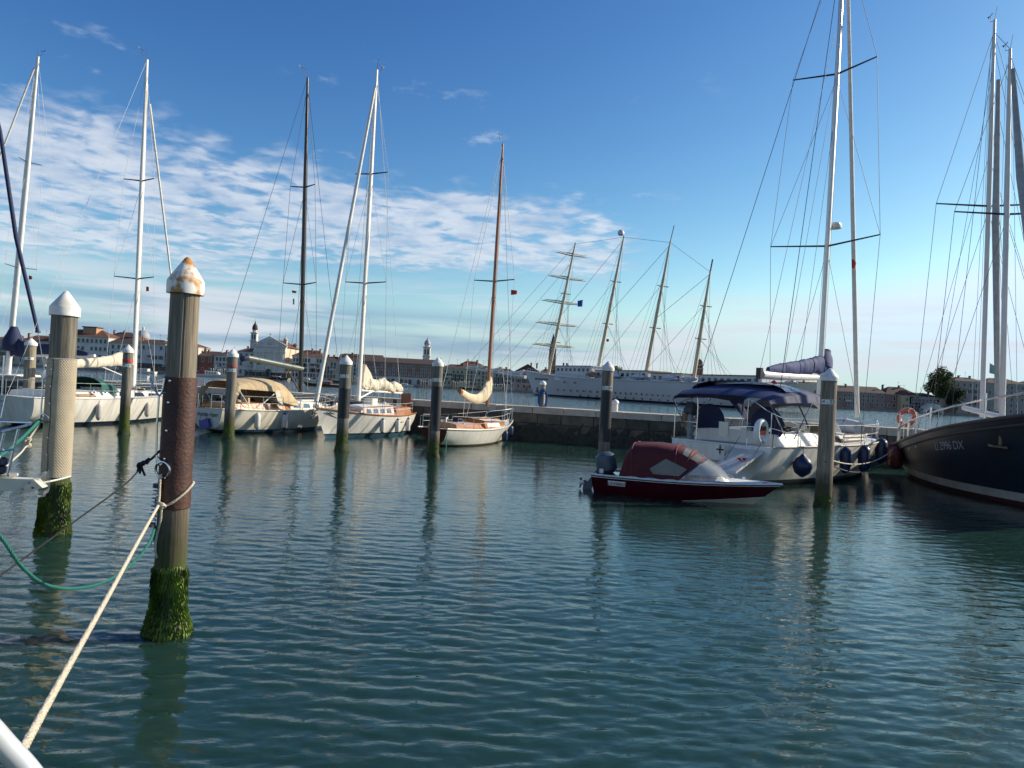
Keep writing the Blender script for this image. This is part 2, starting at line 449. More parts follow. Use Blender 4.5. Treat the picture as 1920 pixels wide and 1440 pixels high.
    def nb(scale, det, dist, strg, prev=None, facs=None):
        a = t.nodes.new('ShaderNodeTexNoise'); a.inputs['Scale'].default_value = scale; a.inputs['Detail'].default_value = det; a.inputs['Roughness'].default_value = .55
        t.links.new(mp.outputs[0], a.inputs[0])
        bb = t.nodes.new('ShaderNodeBump'); bb.inputs['Distance'].default_value = dist; bb.inputs['Strength'].default_value = strg
        t.links.new(a.outputs[0], bb.inputs['Height'])
        if facs is not None: t.links.new(facs, bb.inputs['Strength'])
        if prev is not None: t.links.new(prev.outputs[0], bb.inputs['Normal'])
        return bb
    b1 = nb(7.5, 3, .0095, 1.0)
    b2 = nb(1.1, 4, .22, 1.0, b1, far.outputs[0])
    t.links.new(b2.outputs[0], b.inputs['Normal'])
    me.materials.append(m_)
    return struct(link('water', me))
WATER = water()
# ------------------------------------------------------------------ breakwater
STONE = [mat('istrian_stone_%d' % i, c, .8, var=.22, vs_=3.5, bump=.4, bs=14) for i, c in enumerate(((.48, .42, .34), (.53, .46, .37), (.43, .38, .31), (.50, .42, .34)))]
WALLST = [mat('wet_stone_%d' % i, c, .75, var=.45, vs_=3, bump=.7, bs=9) for i, c in enumerate(((.105, .09, .066), (.08, .072, .052), (.125, .103, .075), (.07, .064, .048)))]
WEED = mat('weed_band', (.03, .032, .018), .75, var=.6, vs_=6, bump=1, bs=14, c2=(.008, .010, .007))
QX0, QX1, QW = -42.0, 26.0, 2.4
qd = Vector((1, -.3, 0)).normalized(); qn = Vector((.3, 1, 0)).normalized()      # along, and away from the camera
QO = Vector((QX0, 35.5 - .3 * QX0, 0)); QL = (QX1 - QX0) / qd.x
def Q(a, b, z): return QO + qd * a + qn * b + Vector((0, 0, z))
bw = thing('breakwater', Q(QL / 2, 1.2, 0), 'long low stone breakwater with pale coping behind the moored yachts', 'breakwater')
qrot = Matrix.Rotation(math.atan2(qd.y, qd.x), 3, 'Z')
MB().box(Q(QL / 2, QW / 2 + .06, -.3), (QL, QW - .12, 2.95), qrot).build('core', WALLST[1], bw, smooth=False)
a = 0.0; i = 0
blk = {}
while a < QL:
    w = random.uniform(1.15, 1.75)
    MB().box(Q(a + w / 2, .42 + random.uniform(-.018, .018), 1.40), (w - random.uniform(.012, .04), .9, .30 + random.uniform(-.025, .015)), qrot @ Matrix.Rotation(random.uniform(-.008, .008), 3, 'Y'), random.uniform(.985, 1.0)).build('coping_stone', random.choice(STONE), bw, smooth=False)
    MB().box(Q(a + w / 2, 1.70, 1.39), (w - .02, 1.60, .27), qrot).build('paving_slab', random.choice(STONE), bw, smooth=False)
    a += w
for row, (z0, z1) in enumerate(((.80, 1.235), (.36, .79))):
    a = -random.uniform(0, .8)
    while a < QL:
        w = random.uniform(.8, 1.5)
        MB().box(Q(a + w / 2, .10 + random.uniform(-.025, .02), (z0 + z1) / 2), (w - .03, .2, z1 - z0 - .02), qrot).build('wall_stone', random.choice(WALLST), bw, smooth=False)
        a += w
wd = MB(); rows = []
na = 420
for z, b in ((.84, .06), (.66, -.01), (.42, -.05), (.12, -.10), (-.1, -.14), (-.5, -.18)):
    rows.append([Q(QL * k / na, b + random.uniform(-.08, .06), z + random.uniform(-.09, .10) + .07 * math.sin(k * .35) * math.sin(k * .11)) for k in range(na + 1)])
wd.grid(rows, True).build('weed', WEED, bw, kind='stuff')

def bollard(px, ytop, ybase, r, m, label, capc=None):
    c = P(px, ybase, 36.5); d = ray(px, ybase)
    t = ((QO + qn * .9 - CAM).dot(qn)) / d.dot(qn); c = CAM + d * t; c.z = 1.535
    h = P(px, ytop, c.y).z - c.z
    o = thing('mooring_post', c, label, 'post')
    MB().lathe(c, [(r * 1.05, -.02), (r, .2), (r * .95, h - .12)], 14, wob=.03).build('post_shaft', m, o)
    MB().lathe(c, [(r * 1.18, h - .13), (r * 1.2, h - .06), (r * .9, h), (r * .2, h + .06)], 14).build('post_cap', PLATE, o)
    return c, h
GREYW = mat('old_post_wood', (.30, .27, .20), .85, var=.4, vs_=12, stretch=(1, 1, .15), bump=.5, bs=30)
bc, bh = bollard(1016, 716, 762, .13, GREYW, 'weathered wooden post on breakwater with a coil of blue rope')
bollard(1153, 751, 768, .14, WHITE, 'short white capped post on breakwater behind the boxed number pile')
coil = MB()
for k in range(7):
    r = random.uniform(.20, .26); cc_ = bc + Vector((random.uniform(-.05, .05), -.17 - .02 * k, .42 - random.uniform(.0, .12)))
    pts = [cc_ + Vector((math.sin(t) * r * .75, random.uniform(-.01, .01), math.cos(t) * r * 1.75)) for t in np.linspace(0, 6.283, 22)]
    coil.tube(pts, .022, 6)
tag(coil.build('rope_coil', ROPEB), 'coil of bright blue rope hanging on the wooden breakwater post', 'rope')

# ------------------------------------------------------------------ far shore
YS = 400.0
PLAST = {}
def plaster(c):
    k = 'plaster_%02d_%02d_%02d' % tuple(int(v * 99) for v in c)
    return mat(k, c, .9, var=.16, vs_=.25, bump=0)
TILE = mat('roof_tiles', (.15, .065, .04), .9, var=.35, vs_=.8)
TILED = mat('roof_tiles_dark', (.075, .045, .036), .9, var=.35, vs_=.8)
LEAD = mat('lead_roof', (.30, .33, .36), .6, var=.2, vs_=.5)
BRICK = mat('brick_tower', (.26, .14, .09), .9, var=.25, vs_=.6)
STONEW = mat('white_stone', (.58, .56, .52), .85, var=.12, vs_=.4)
SHUT = mat('shutter_green', (.02, .045, .035), .7, var=.3)
WINM = mat('window_dark', (.022, .026, .032), .25, var=.4, vs_=.3)
SURR = mat('window_surround', (.50, .48, .43), .85, var=.15, vs_=.5)
quay = MB(); e0 = P(-700, 700, YS).x; e1 = P(2700, 780, YS).x
quay.box(((e0 + e1) / 2, YS + 60, .3), (e1 - e0, 128, 1.5))
struct(quay.build('quay', mat('quay_stone', (.25, .23, .2), .85, var=.3, vs_=.3), smooth=False))
win_cache = {}
def window_mesh(w, h, arch, shut, surr=True):
    k = (round(w, 2), round(h, 2), arch, shut, surr)
    if k in win_cache: return win_cache[k]
    b = MB()
    b.cur = 0
    if arch:
        pts = [Vector((-w / 2, -.05, -h / 2)), Vector((w / 2, -.05, -h / 2))] + [Vector((w / 2 * math.cos(t), -.05, h / 2 - w / 2 + w / 2 * math.sin(t))) for t in np.linspace(0, math.pi, 7)]
        b.prism(pts, (0, .08, 0))
    else: b.box((0, -.01, 0), (w, .08, h))
    b.cur = 1
    if surr:
        b.box((0, -.05, -h / 2 - .1), (w + .5, .34, .2))
        for s in (-1, 1): b.box((s * (w / 2 + .1), -.04, 0), (.2, .16, h))
        if not arch: b.box((0, -.04, h / 2 + .11), (w + .4, .18, .22))
    b.cur = 2
    if shut:
        for s in (-1, 1): b.box((s * (w / 2 + .34), -.08, 0), (.44, .08, h))
    me = b.mesh('window', [WINM, SURR, SHUT], False); win_cache[k] = me; return me
def wins(o, x0, x1, n, zc, w, h, yf, arch=False, shut=False, skip=0, surr=True):
    me = window_mesh(w, h, arch, shut, surr)
    for k in range(n):
        if skip and random.random() < skip: continue
        q = link('window', me, o); q.location = (lerp(x0, x1, (k + .5) / n), yf, zc)
        # thing frame is unrotated: place in world through the parent inverse already set
def house(x0, x1, ye, yr, rows, label, c=(.55, .52, .46), roof=TILE, kind='hip', depth=16, cols=None, Y=YS, w=1.05, h=1.9, arch=(), shut=False, base=None, name='house', chim=2, awning=None):
    """pixel columns x0..x1, eave at ye and ridge at yr (pixel rows at the middle)"""
    xc = (x0 + x1) / 2
    A, B = P(x0, ye, Y), P(x1, ye, Y); E = P(xc, ye, Y).z; Rz = P(xc, yr, Y + depth * .4).z
    X0, X1 = A.x, B.x; L = X1 - X0
    o = thing(name, ((X0 + X1) / 2, Y + depth / 2, 1.05), label, 'building', 'buildings along the far waterfront')
    MB().box(((X0 + X1) / 2, Y + depth / 2, (E + .9) / 2), (L, depth, E - .9)).build('wall', plaster(c), o, smooth=False)
    MB().box(((X0 + X1) / 2, Y + depth / 2, E + .1), (L + .5, depth + .5, .35)).build('cornice', SURR, o, smooth=False)
    b = MB(); ev = E + .28; g = .45
    a0, a1, b0, b1 = X0 - g, X1 + g, Y - g, Y + depth + g; Rz = max(Rz, ev + .8)
    if kind == 'hip':
        i = min(depth / 2, L * .32)
        v = [(a0, b0, ev), (a1, b0, ev), (a1, b1, ev), (a0, b1, ev), (a0 + i, Y + depth / 2, Rz), (a1 - i, Y + depth / 2, Rz)]
        b.add(v, [(0, 1, 5, 4), (1, 2, 5), (2, 3, 4, 5), (3, 0, 4), (3, 2, 1, 0)])
    elif kind == 'gable':      # gable end towards the water
        m_ = (X0 + X1) / 2
        v = [(a0, b0, ev), (a1, b0, ev), (a1, b1, ev), (a0, b1, ev), (m_, b0, Rz), (m_, b1, Rz)]
        b.add(v, [(0, 1, 4), (1, 2, 5, 4), (2, 3, 5), (3, 0, 4, 5), (3, 2, 1, 0)])
    else:
        v = [(a0, b0, ev), (a1, b0, ev), (a1, b1, ev), (a0, b1, ev), (a0, Y + depth / 2, Rz), (a1, Y + depth / 2, Rz)]
        b.add(v, [(0, 1, 5, 4), (1, 2, 5), (2, 3, 4, 5), (3, 0, 4), (3, 2, 1, 0)])
    ro = b.build('roof', roof, o, smooth=False)
    for k in range(chim):
        x = random.uniform(X0 + 1, X1 - 1); zc = Rz + .3
        MB().box((x, Y + depth * random.uniform(.3, .5), zc - 1.0), (.8, .8, 2.6)).box((x, Y + depth * .4, zc + .4), (1.1, 1.1, .3)).build('chimney', BRICK, ro, smooth=False)
    n = cols or max(2, int(L / 2.9))
    zs = np.linspace(E - 1.9, 3.2, rows) if rows > 1 else [E - 2]
    sh_ = shut or (random.random() < .4 and w > .9)
    for r_, z in enumerate(zs):
        wins(o, X0 + .5, X1 - .5, n, z, w, h if r_ < rows - 1 else h * .95, Y - .02, r_ in arch, sh_ and 0 < r_ < rows - 1, .10)
    if w > .9 and rows > 2 and random.random() < .6:
        bx_ = lerp(X0, X1, random.choice((.3, .5, .7)))
        MB().box((bx_, Y - .5, zs[1] - h / 2 - .15), (3.4, 1.0, .2)).box((bx_, Y - .95, zs[1] - h / 2 + .35), (3.4, .08, .9)).build('balcony', SURR, o, smooth=False)
    if random.random() < .7: MB().tube([(lerp(X0, X1, .6), Y + depth * .5, Rz - .5), (lerp(X0, X1, .6), Y + depth * .5, Rz + 3.0)], .05, 5).tube([(lerp(X0, X1, .6) - .7, Y + depth * .5, Rz + 2.6), (lerp(X0, X1, .6) + .7, Y + depth * .5, Rz + 2.6)], .04, 4).build('aerial', WIRED, ro)
    if base:
        MB().box(((X0 + X1) / 2, Y - .10, 2.9), (L - .1, .25, 3.6)).build('ground_floor', plaster(base), o, smooth=False)
        wins(o, X0 + .4, X1 - .4, max(2, n // 2), 2.5, 1.6, 2.5, Y - .25, True, False)
    if awning:
        MB().prism([((X0 + 1), Y - .1, 5.0), ((X0 + 1), Y - 2.4, 4.2), ((X0 + 1), Y - 2.4, 3.9), ((X0 + 1), Y - .1, 4.6)], (L - 2, 0, 0)).build('awning', awning, o, smooth=False)
    for k in range(max(1, n // 4)):
        MB().box((lerp(X0, X1, (k + .5) / max(1, n // 4)), Y - (.3 if base else .05), 2.2), (1.4, .14, 2.4)).build('door', MAHOG, o, smooth=False)
    return o, X0, X1, E
GRN = SHUT
house(-60, -22, 640, 630, 4, 'pale grey waterfront house beyond the leaning white mast', (.45, .42, .36))
house(-22, 34, 636, 630, 4, 'beige waterfront house partly hidden by the navy sail cover', (.42, .38, .29), shut=True)
house(34, 92, 640, 628, 3, 'low cream waterfront house between navy cover and sleeved pile', (.48, .45, .38))
o, a_, b_, e_ = house(92, 204, 631, 617, 4, 'tall white palace with rooftop terrace behind the cream boom cover', (.62, .60, .56), arch=(1, 2), cols=13)
m1 = P(174, 622, YS + 6)
MB().box((m1.x, m1.y, m1.z), (7, 6, 4.2)).build('roof_terrace', plaster((.45, .26, .15)), o, smooth=False)
MB().box((m1.x, m1.y, m1.z + 2.3), (8, 7, .5)).build('terrace_roof', TILE, o, smooth=False)
house(205, 252, 644, 627, 4, 'white house with long lettered band and dark ridge left of dome', (.58, .56, .53), roof=TILED, depth=22)
house(196, 248, 634, 622, 1, 'orange plastered attic house rising behind white facades', (.50, .24, .11), Y=YS + 24, roof=TILED)
house(252, 310, 645, 636, 3, 'plain white house below the pale church dome', (.56, .55, .53), roof=TILED, awning=mat('awning_green', (.02, .08, .09), .8))
def dome_church():
    c = P(268, 634, YS + 60); Y = YS + 60; s = Y / F
    o = thing('domed_church', (c.x, Y, 1.05), 'pale grey church dome with lantern above the roofs', 'church')
    zb = c.z
    MB().lathe((c.x, Y, 0), [(3.4, 1.0), (3.4, zb - .8), (3.7, zb - .6), (3.7, zb)], 16).build('drum', plaster((.45, .24, .13)), o)
    r = 4.0
    dm = MB().lathe((c.x, Y, zb), [(r * math.cos(t), r * 1.25 * math.sin(t)) for t in np.linspace(0, 1.45, 9)], 20).build('dome', LEAD, o)
    MB().lathe((c.x, Y, zb + r * 1.22), [(.6, 0), (.6, 1.1), (.85, 1.2), (.5, 1.8), (.05, 2.4)], 10).build('lantern', STONEW, dm)
dome_church()
house(312, 372, 650, 642, 3, 'cream house hidden behind the rusty sleeved pile', (.56, .52, .42))
house(373, 402, 668, 658, 2, 'red brick house with bright orange upper wall', (.30, .10, .05), kind='ridge', roof=TILED)
house(402, 446, 667, 659, 3, 'small white three storey house behind the red ringed pile', (.58, .58, .56), roof=TILED, cols=6)
house(446, 479, 660, 652, 3, 'plain white house with dark roof adjoining the church', (.55, .54, .51), roof=TILED, cols=3)
def church():
    Y = YS - 1; x0, x1 = P(477, 660, Y).x, P(534, 660, Y).x; xm = (x0 + x1) / 2; L = x1 - x0
    E = P(505, 651, Y).z; A = P(507, 632, Y).z
    o = thing('white_church', (xm, Y + 14, 1.05), 'white classical church with pediment and round window facing the water', 'church')
    MB().box((xm, Y + 14, (E + 1) / 2), (L, 28, E - 1)).build('nave', plaster((.62, .50, .36)), o, smooth=False)
    MB().box((xm, Y - .15, (E + 1) / 2), (L + .6, .5, E - 1)).build('facade', STONEW, o, smooth=False)
    MB().box((xm, Y - .5, E - 2.4), (L + 1.2, .8, .7)).build('entablature', STONEW, o, smooth=False)
    MB().box((xm, Y - .5, E + .25), (L + 2.0, 1.6, .6)).build('cornice', STONEW, o, smooth=False)
    MB().prism([(x0 - .8, Y - .1, E + .55), (x1 + .8, Y - .1, E + .55), (xm, Y - .1, A - .4)], (0, .6, 0)).build('pediment', STONEW, o, smooth=False)
    for s in (0, 1):
        a, b = ((x0 - 1.2, E + .6), (xm, A)) if s == 0 else ((xm, A), (x1 + 1.2, E + .6))
        MB().prism([(a[0], Y - .7, a[1] - .1), (b[0], Y - .7, b[1] - .1), (b[0], Y - .7, b[1] + .5), (a[0], Y - .7, a[1] + .5)], (0, 1.3, 0)).build('raking_cornice', STONEW, o, smooth=False)
    MB().torus((xm, Y - .2, E + 2.3), .8, .18, (0, 1, 0)).build('round_window', SURR, o)
    for k, f in enumerate((.03, .30, .70, .97)):
        x = lerp(x0 + .6, x1 - .6, f)
        MB().box((x, Y - .65, (E - 2.7 + 1) / 2 + .5), (1.2, .6, E - 4.0)).box((x, Y - .7, E - 3.0), (1.6, .8, .5)).box((x, Y - .7, 1.8), (1.7, .9, 1.4)).build('half_column', STONEW, o, smooth=False)
    for f, z, w, h in ((.17, 8.6, 1.4, 2.4), (.83, 8.6, 1.4, 2.4), (.5, 3.4, 2.6, 4.0)):
        q = link('arched_opening', window_mesh(w, h, True, False), o); q.location = (lerp(x0, x1, f), Y - .45, z)
    MB().box((xm, Y - .5, 9.6), (3, .2, 2.4)).build('relief_panel', SURR, o, smooth=False)
    rf = MB(); rf.add([(x0 - .5, Y + .6, E + .4), (x1 + .5, Y + .6, E + .4), (x1 + .5, Y + 28.4, E + .4), (x0 - .5, Y + 28.4, E + .4), (xm, Y + .6, A - .6), (xm, Y + 28.4, A - .6)], [(0, 1, 4), (1, 2, 5, 4), (2, 3, 5), (3, 0, 4, 5)])
    rf.build('roof', TILE, o, smooth=False)
    for (px, py, r) in ((507, 631, 0),):
        MB().box((xm, Y - .2, A + 1.0), (.25, .25, 2.4)).box((xm, Y - .2, A + 1.5), (1.3, .25, .25)).build('cross', SURR, o, smooth=False)
    # turrets on the right flank
    for px, py, k in ((535, 645, 1), (553, 655, 0)):
        c = P(px, py, Y + 14 + 10 * (1 - k))
        mb = MB().box((c.x, c.y, c.z - 2), (1.8, 1.8, 8)).box((c.x, c.y, c.z + 2.2), (2.3, 2.3, .4))
        if k: mb.lathe((c.x, c.y, c.z + 2.4), [(.9, 0), (.8, .7), (.3, 1.4), (.06, 3.6)], 8)
        else: mb.add([(c.x - 1.3, c.y - 1.3, c.z + 2.4), (c.x + 1.3, c.y - 1.3, c.z + 2.4), (c.x + 1.3, c.y + 1.3, c.z + 2.4), (c.x - 1.3, c.y + 1.3, c.z + 2.4), (c.x, c.y, c.z + 3.5)], [(0, 1, 4), (1, 2, 4), (2, 3, 4), (3, 0, 4)])
        mb.build('turret', BRICK if not k else SURR, o, smooth=False)
church()
def campanile(px0, px1, ytip, ydome, ybelf, ybase, Y, label, m, capm, spire=False):
    xa, xb = P(px0, ybase, Y).x, P(px1, ybase, Y).x; w = xb - xa; xm = (xa + xb) / 2
    xc = (px0 + px1) / 2
    zt, zd, zb = P(xc, ytip, Y).z, P(xc, ydome, Y).z, P(xc, ybelf, Y).z
    o = thing('bell_tower', (xm, Y, 1.05), label, 'bell tower', 'bell towers')
    MB().box((xm, Y, (zb + 1) / 2), (w, w, zb - 1)).build('shaft', m, o, smooth=False)
    MB().box((xm, Y, zb + .15), (w + .7, w + .7, .45)).box((xm, Y, zd - .1), (w + .6, w + .6, .45)).build('cornice', SURR, o, smooth=False)
    bf = MB().box((xm, Y, (zb + zd) / 2), (w * .95, w * .95, zd - zb - .3)).build('belfry', STONEW if not spire else m, o, smooth=False)
    me = window_mesh(w * .2, (zd - zb) * .55, True, False, False)
    for s in (-1, 1):
        q = link('belfry_arch', me, bf); q.location = (xm + s * w * .2, Y - w * .48, (zb + zd) / 2)
    if spire:
        hw = w * .42
        MB().box((xm, Y, zd + .8), (w * .85, w * .85, 1.8)).build('attic', m, o, smooth=False)
        MB().add([(xm - hw, Y - hw, zd + 1.7), (xm + hw, Y - hw, zd + 1.7), (xm + hw, Y + hw, zd + 1.7), (xm - hw, Y + hw, zd + 1.7), (xm, Y, zt)], [(0, 1, 4), (1, 2, 4), (2, 3, 4), (3, 0, 4)]).build('spire', capm, o, smooth=False)
    else:
        d = (zt - zd)
        MB().lathe((xm, Y, zd), [(w * .40, .2), (w * .40, d * .22)], 8).build('upper_drum', STONEW, o, smooth=False)
        MB().lathe((xm, Y, zd + d * .22), [(w * .46, 0), (w * .47, d * .12), (w * .38, d * .3), (w * .2, d * .42), (w * .09, d * .5), (w * .1, d * .56), (.06, d * .62), (.05, d * .78)], 12).build('onion_dome', capm, o)
    return o
campanile(470.5, 481.5, 598, 624, 640, 655, YS + 16, 'white bell tower with small dark onion dome left of church', STONEW, TILED)
campanile(793, 806, 630, 651, 669, 680, YS + 40, 'white bell tower with grey dome above the long brown building', STONEW, LEAD)
campanile(1028, 1041, 624, 655, 672, 690, YS + 60, 'brick bell tower with dark pointed spire beside the tall ship foremast', BRICK, mat('spire_dark', (.06, .05, .055), .7), True)
house(548, 606, 669, 656, 4, 'white many windowed house with red hipped roof right of church', (.60, .58, .54), cols=10)
house(606, 633, 676, 668, 4, 'cream house with rooftop scaffold beside the leaning furled sail', (.52, .46, .34), roof=TILED, cols=4)
house(633, 681, 679, 664, 4, 'beige house with curved gables under a dark roof', (.46, .42, .35), roof=TILED, kind='ridge', cols=5)
house(640, 712, 674, 664, 1, 'dark roofed hall behind the long brown building', (.24, .15, .12), roof=TILED, kind='ridge', Y=YS + 22, chim=0)
house(681, 812, 680, 671, 5, 'long brown brick waterfront building with white ground floor', (.27, .155, .12), roof=TILED, kind='ridge', cols=17, w=.8, h=1.1, base=(.50, .48, .45), chim=0)
house(812, 830, 686, 680, 4, 'narrow brown house behind the pile numbered fifty three', (.25, .17, .13), roof=TILED)
house(830, 872, 691, 683, 4, 'yellow green house with dark shutters left of cream sail cover', (.46, .43, .26), roof=TILED, shut=False, cols=5)
house(872, 926, 693, 685, 4, 'ochre yellow house behind the slack cream sail cover', (.48, .40, .22), cols=7, roof=TILED)
house(858, 906, 688, 677, 1, 'brown attic storey rising above the yellow houses', (.26, .15, .11), Y=YS + 22, roof=TILE)
house(926, 966, 699, 691, 4, 'grey cream house above the tall ship bow', (.45, .43, .38), roof=TILED, cols=5)
house(966, 1012, 698, 683, 3, 'pink gabled house behind the tall ship bow', (.48, .30, .25), kind='gable')
house(1012, 1046, 701, 692, 3, 'grey house at the foot of the brick spire', (.42, .40, .37), roof=TILED)
house(1046, 1082, 701, 684, 3, 'cream gabled house right of the brick spire', (.52, .47, .38), kind='gable')
xx = 1082; lab = ['low cream house behind the tall ship rail', 'dark roofed low house behind the second ship mast', 'red roofed low house behind the boxed number pile', 'pale low house right of the boxed number pile', 'brown low house behind the third ship mast', 'cream gabled low house behind the third ship mast foot', 'long low pale house behind the ship stern', 'red low house behind the fourth ship mast', 'grey low house left of the square brick tower', 'pale low house behind the navy cockpit awning', 'brown low house beyond the navy cockpit awning', 'small red house beyond the white boom end', 'cream low house below the white boom', 'dark low house behind the blue sail cover', 'brown low house right of the blue sail cover']
for k, lb in enumerate(lab):
    w_ = random.uniform(27, 37); xe = xx + w_; hy = 733 + (xx - 1082) * .052
    house(xx, xe, hy - random.uniform(24, 32), hy - random.uniform(34, 42), 2, lb, random.choice(((.5, .45, .36), (.42, .40, .36), (.40, .2, .13), (.3, .19, .14))), roof=random.choice((TILE, TILED)), chim=1, kind=random.choice(('hip', 'ridge', 'gable')))
    xx = xe
campanile(1305, 1316, 672, 684, 692, 705, YS + 30, 'square brick tower with pyramid top beside the aft ship mast', BRICK, TILED, True)
house(1560, 1661, 736, 724, 3, 'long pinkish brown arsenal building with dark ridged roof', (.30, .20, .17), roof=TILED, kind='ridge', depth=24, cols=11, chim=1)
house(1661, 1722, 741, 726, 2, 'low brick building with broad gable roof beyond the bay', (.28, .17, .14), kind='hip', roof=TILED, cols=6)
house(1690, 1706, 742, 732, 2, 'small ochre gabled porch house on the far quay', (.50, .38, .22), kind='gable', depth=6, Y=YS - 4, cols=2, chim=0)
house(1706, 1764, 745, 737, 3, 'long pale pink building left of the big tree', (.42, .34, .30), cols=8, roof=TILED)
house(1790, 1850, 716, 708, 5, 'tall grey beige apartment block right of the big tree', (.36, .33, .29), roof=TILED, cols=5)
house(1850, 1925, 720, 710, 5, 'second grey apartment block behind the twin masts', (.33, .31, .28), roof=TILED, cols=7)
house(1925, 2010, 724, 714, 5, 'third grey apartment block past the twin masts', (.33, .31, .28), roof=TILED, cols=7)
# footbridge
c0 = P(1727, 770, YS - 6); c1 = P(1765, 772, YS - 6); zb = 1.0
br = thing('footbridge', ((c0.x + c1.x) / 2, YS - 5, .5), 'white arched stone footbridge below the big tree', 'bridge')
mb = MB(); n = 14; rows = []
topz = [zb + 3.0 * math.sin(math.pi * k / n) ** .8 + 1.4 for k in range(n + 1)]; botz = [-.6 + 3.0 * math.sin(math.pi * k / n) for k in range(n + 1)]
xs = [lerp(c0.x, c1.x, k / n) for k in range(n + 1)]
for yy, fl in ((YS - 8, False), (YS - 4, True)):
    mb.grid([[(x, yy, z) for x, z in zip(xs, botz)], [(x, yy, z) for x, z in zip(xs, topz)]], fl)
mb.grid([[(x, YS - 8, z) for x, z in zip(xs, topz)], [(x, YS - 4, z) for x, z in zip(xs, topz)]])
mb.grid([[(x, YS - 8, z) for x, z in zip(xs, botz)], [(x, YS - 4, z) for x, z in zip(xs, botz)]], True)
mb.build('arch', STONEW, br, smooth=False)
MB().tube([(x, YS - 8, z + .9) for x, z in zip(xs, topz)], .12, 6).build('parapet_rail', STONEW, br)
# trees
LEAF = mat('leaf_green', (.085, .12, .03), .8, var=.5, vs_=.4, spec=.2)
LEAFD = mat('leaf_dark', (.03, .05, .022), .8, var=.5, vs_=.4, spec=.2)
BARK = mat('bark', (.10, .075, .05), .9, var=.4)
def tree(px, ybase_z, ytop, rad, Y, label, m=LEAF, n=5200, flat=.85):
    top_ = P(px, ytop, Y); z0 = ybase_z
    o = thing('tree', (top_.x, Y, z0), label, 'tree', 'trees on the far shore')
    H = top_.z - z0
    tr = MB().tube([(top_.x, Y, z0 - .2), (top_.x + .2, Y, z0 + H * .3), (top_.x, Y, z0 + H * .65)], [.5, .4, .2], 8)
    for k in range(7):
        an = random.uniform(0, 6.28); zz_ = z0 + H * random.uniform(.3, .55)
        tr.tube([(top_.x + .1, Y, zz_), (top_.x + math.cos(an) * rad * .55, Y + math.sin(an) * rad * .55, zz_ + H * .22)], [.2, .07], 6)
    tr.build('trunk', BARK, o)
    cl = []
    for k in range(26):
        an = random.uniform(0, 6.28); q = random.random() ** .5; el_ = random.uniform(-.75, 1)
        rr_ = rad * .72 * q
        cl.append((Vector((top_.x + math.cos(an) * rr_ * (1 - .35 * abs(el_)), Y + math.sin(an) * rr_ * (1 - .35 * abs(el_)), z0 + H * .62 + el_ * H * .30)), rad * random.uniform(.22, .42)))
    b = MB()
    for k in range(n):
        c, r_ = random.choice(cl)
        d = Vector((random.gauss(0, 1), random.gauss(0, 1), random.gauss(0, 1))).normalized() * r_ * random.uniform(.5, 1.05)
        p = c + d; s = random.uniform(.28, .62)
        u = Vector((random.gauss(0, 1), random.gauss(0, 1), random.gauss(0, .6))).normalized(); w_ = u.orthogonal().normalized()
        b.add([p - u * s, p + w_ * s * .5, p + u * s, p - w_ * s * .5], [(0, 1, 2, 3)])
    b.build('crown', m, o, smooth=False, kind='stuff')
tree(1764, 1.0, 689, 8.2, YS + 2, 'tall rounded green tree standing above the low far buildings', n=11000)
tree(1793, 1.0, 727, 7.0, YS - 7, 'lower dark green tree right of the tall rounded tree', LEAFD, 3800)
tree(1157, 1.0, 686, 5.0, YS + 30, 'leafy green tree among roofs behind the boxed number pile', LEAF, 2200)
tree(1135, 1.0, 683, 5.0, YS + 32, 'bushy brown green tree left of the boxed number pile cap', LEAFD, 2200)

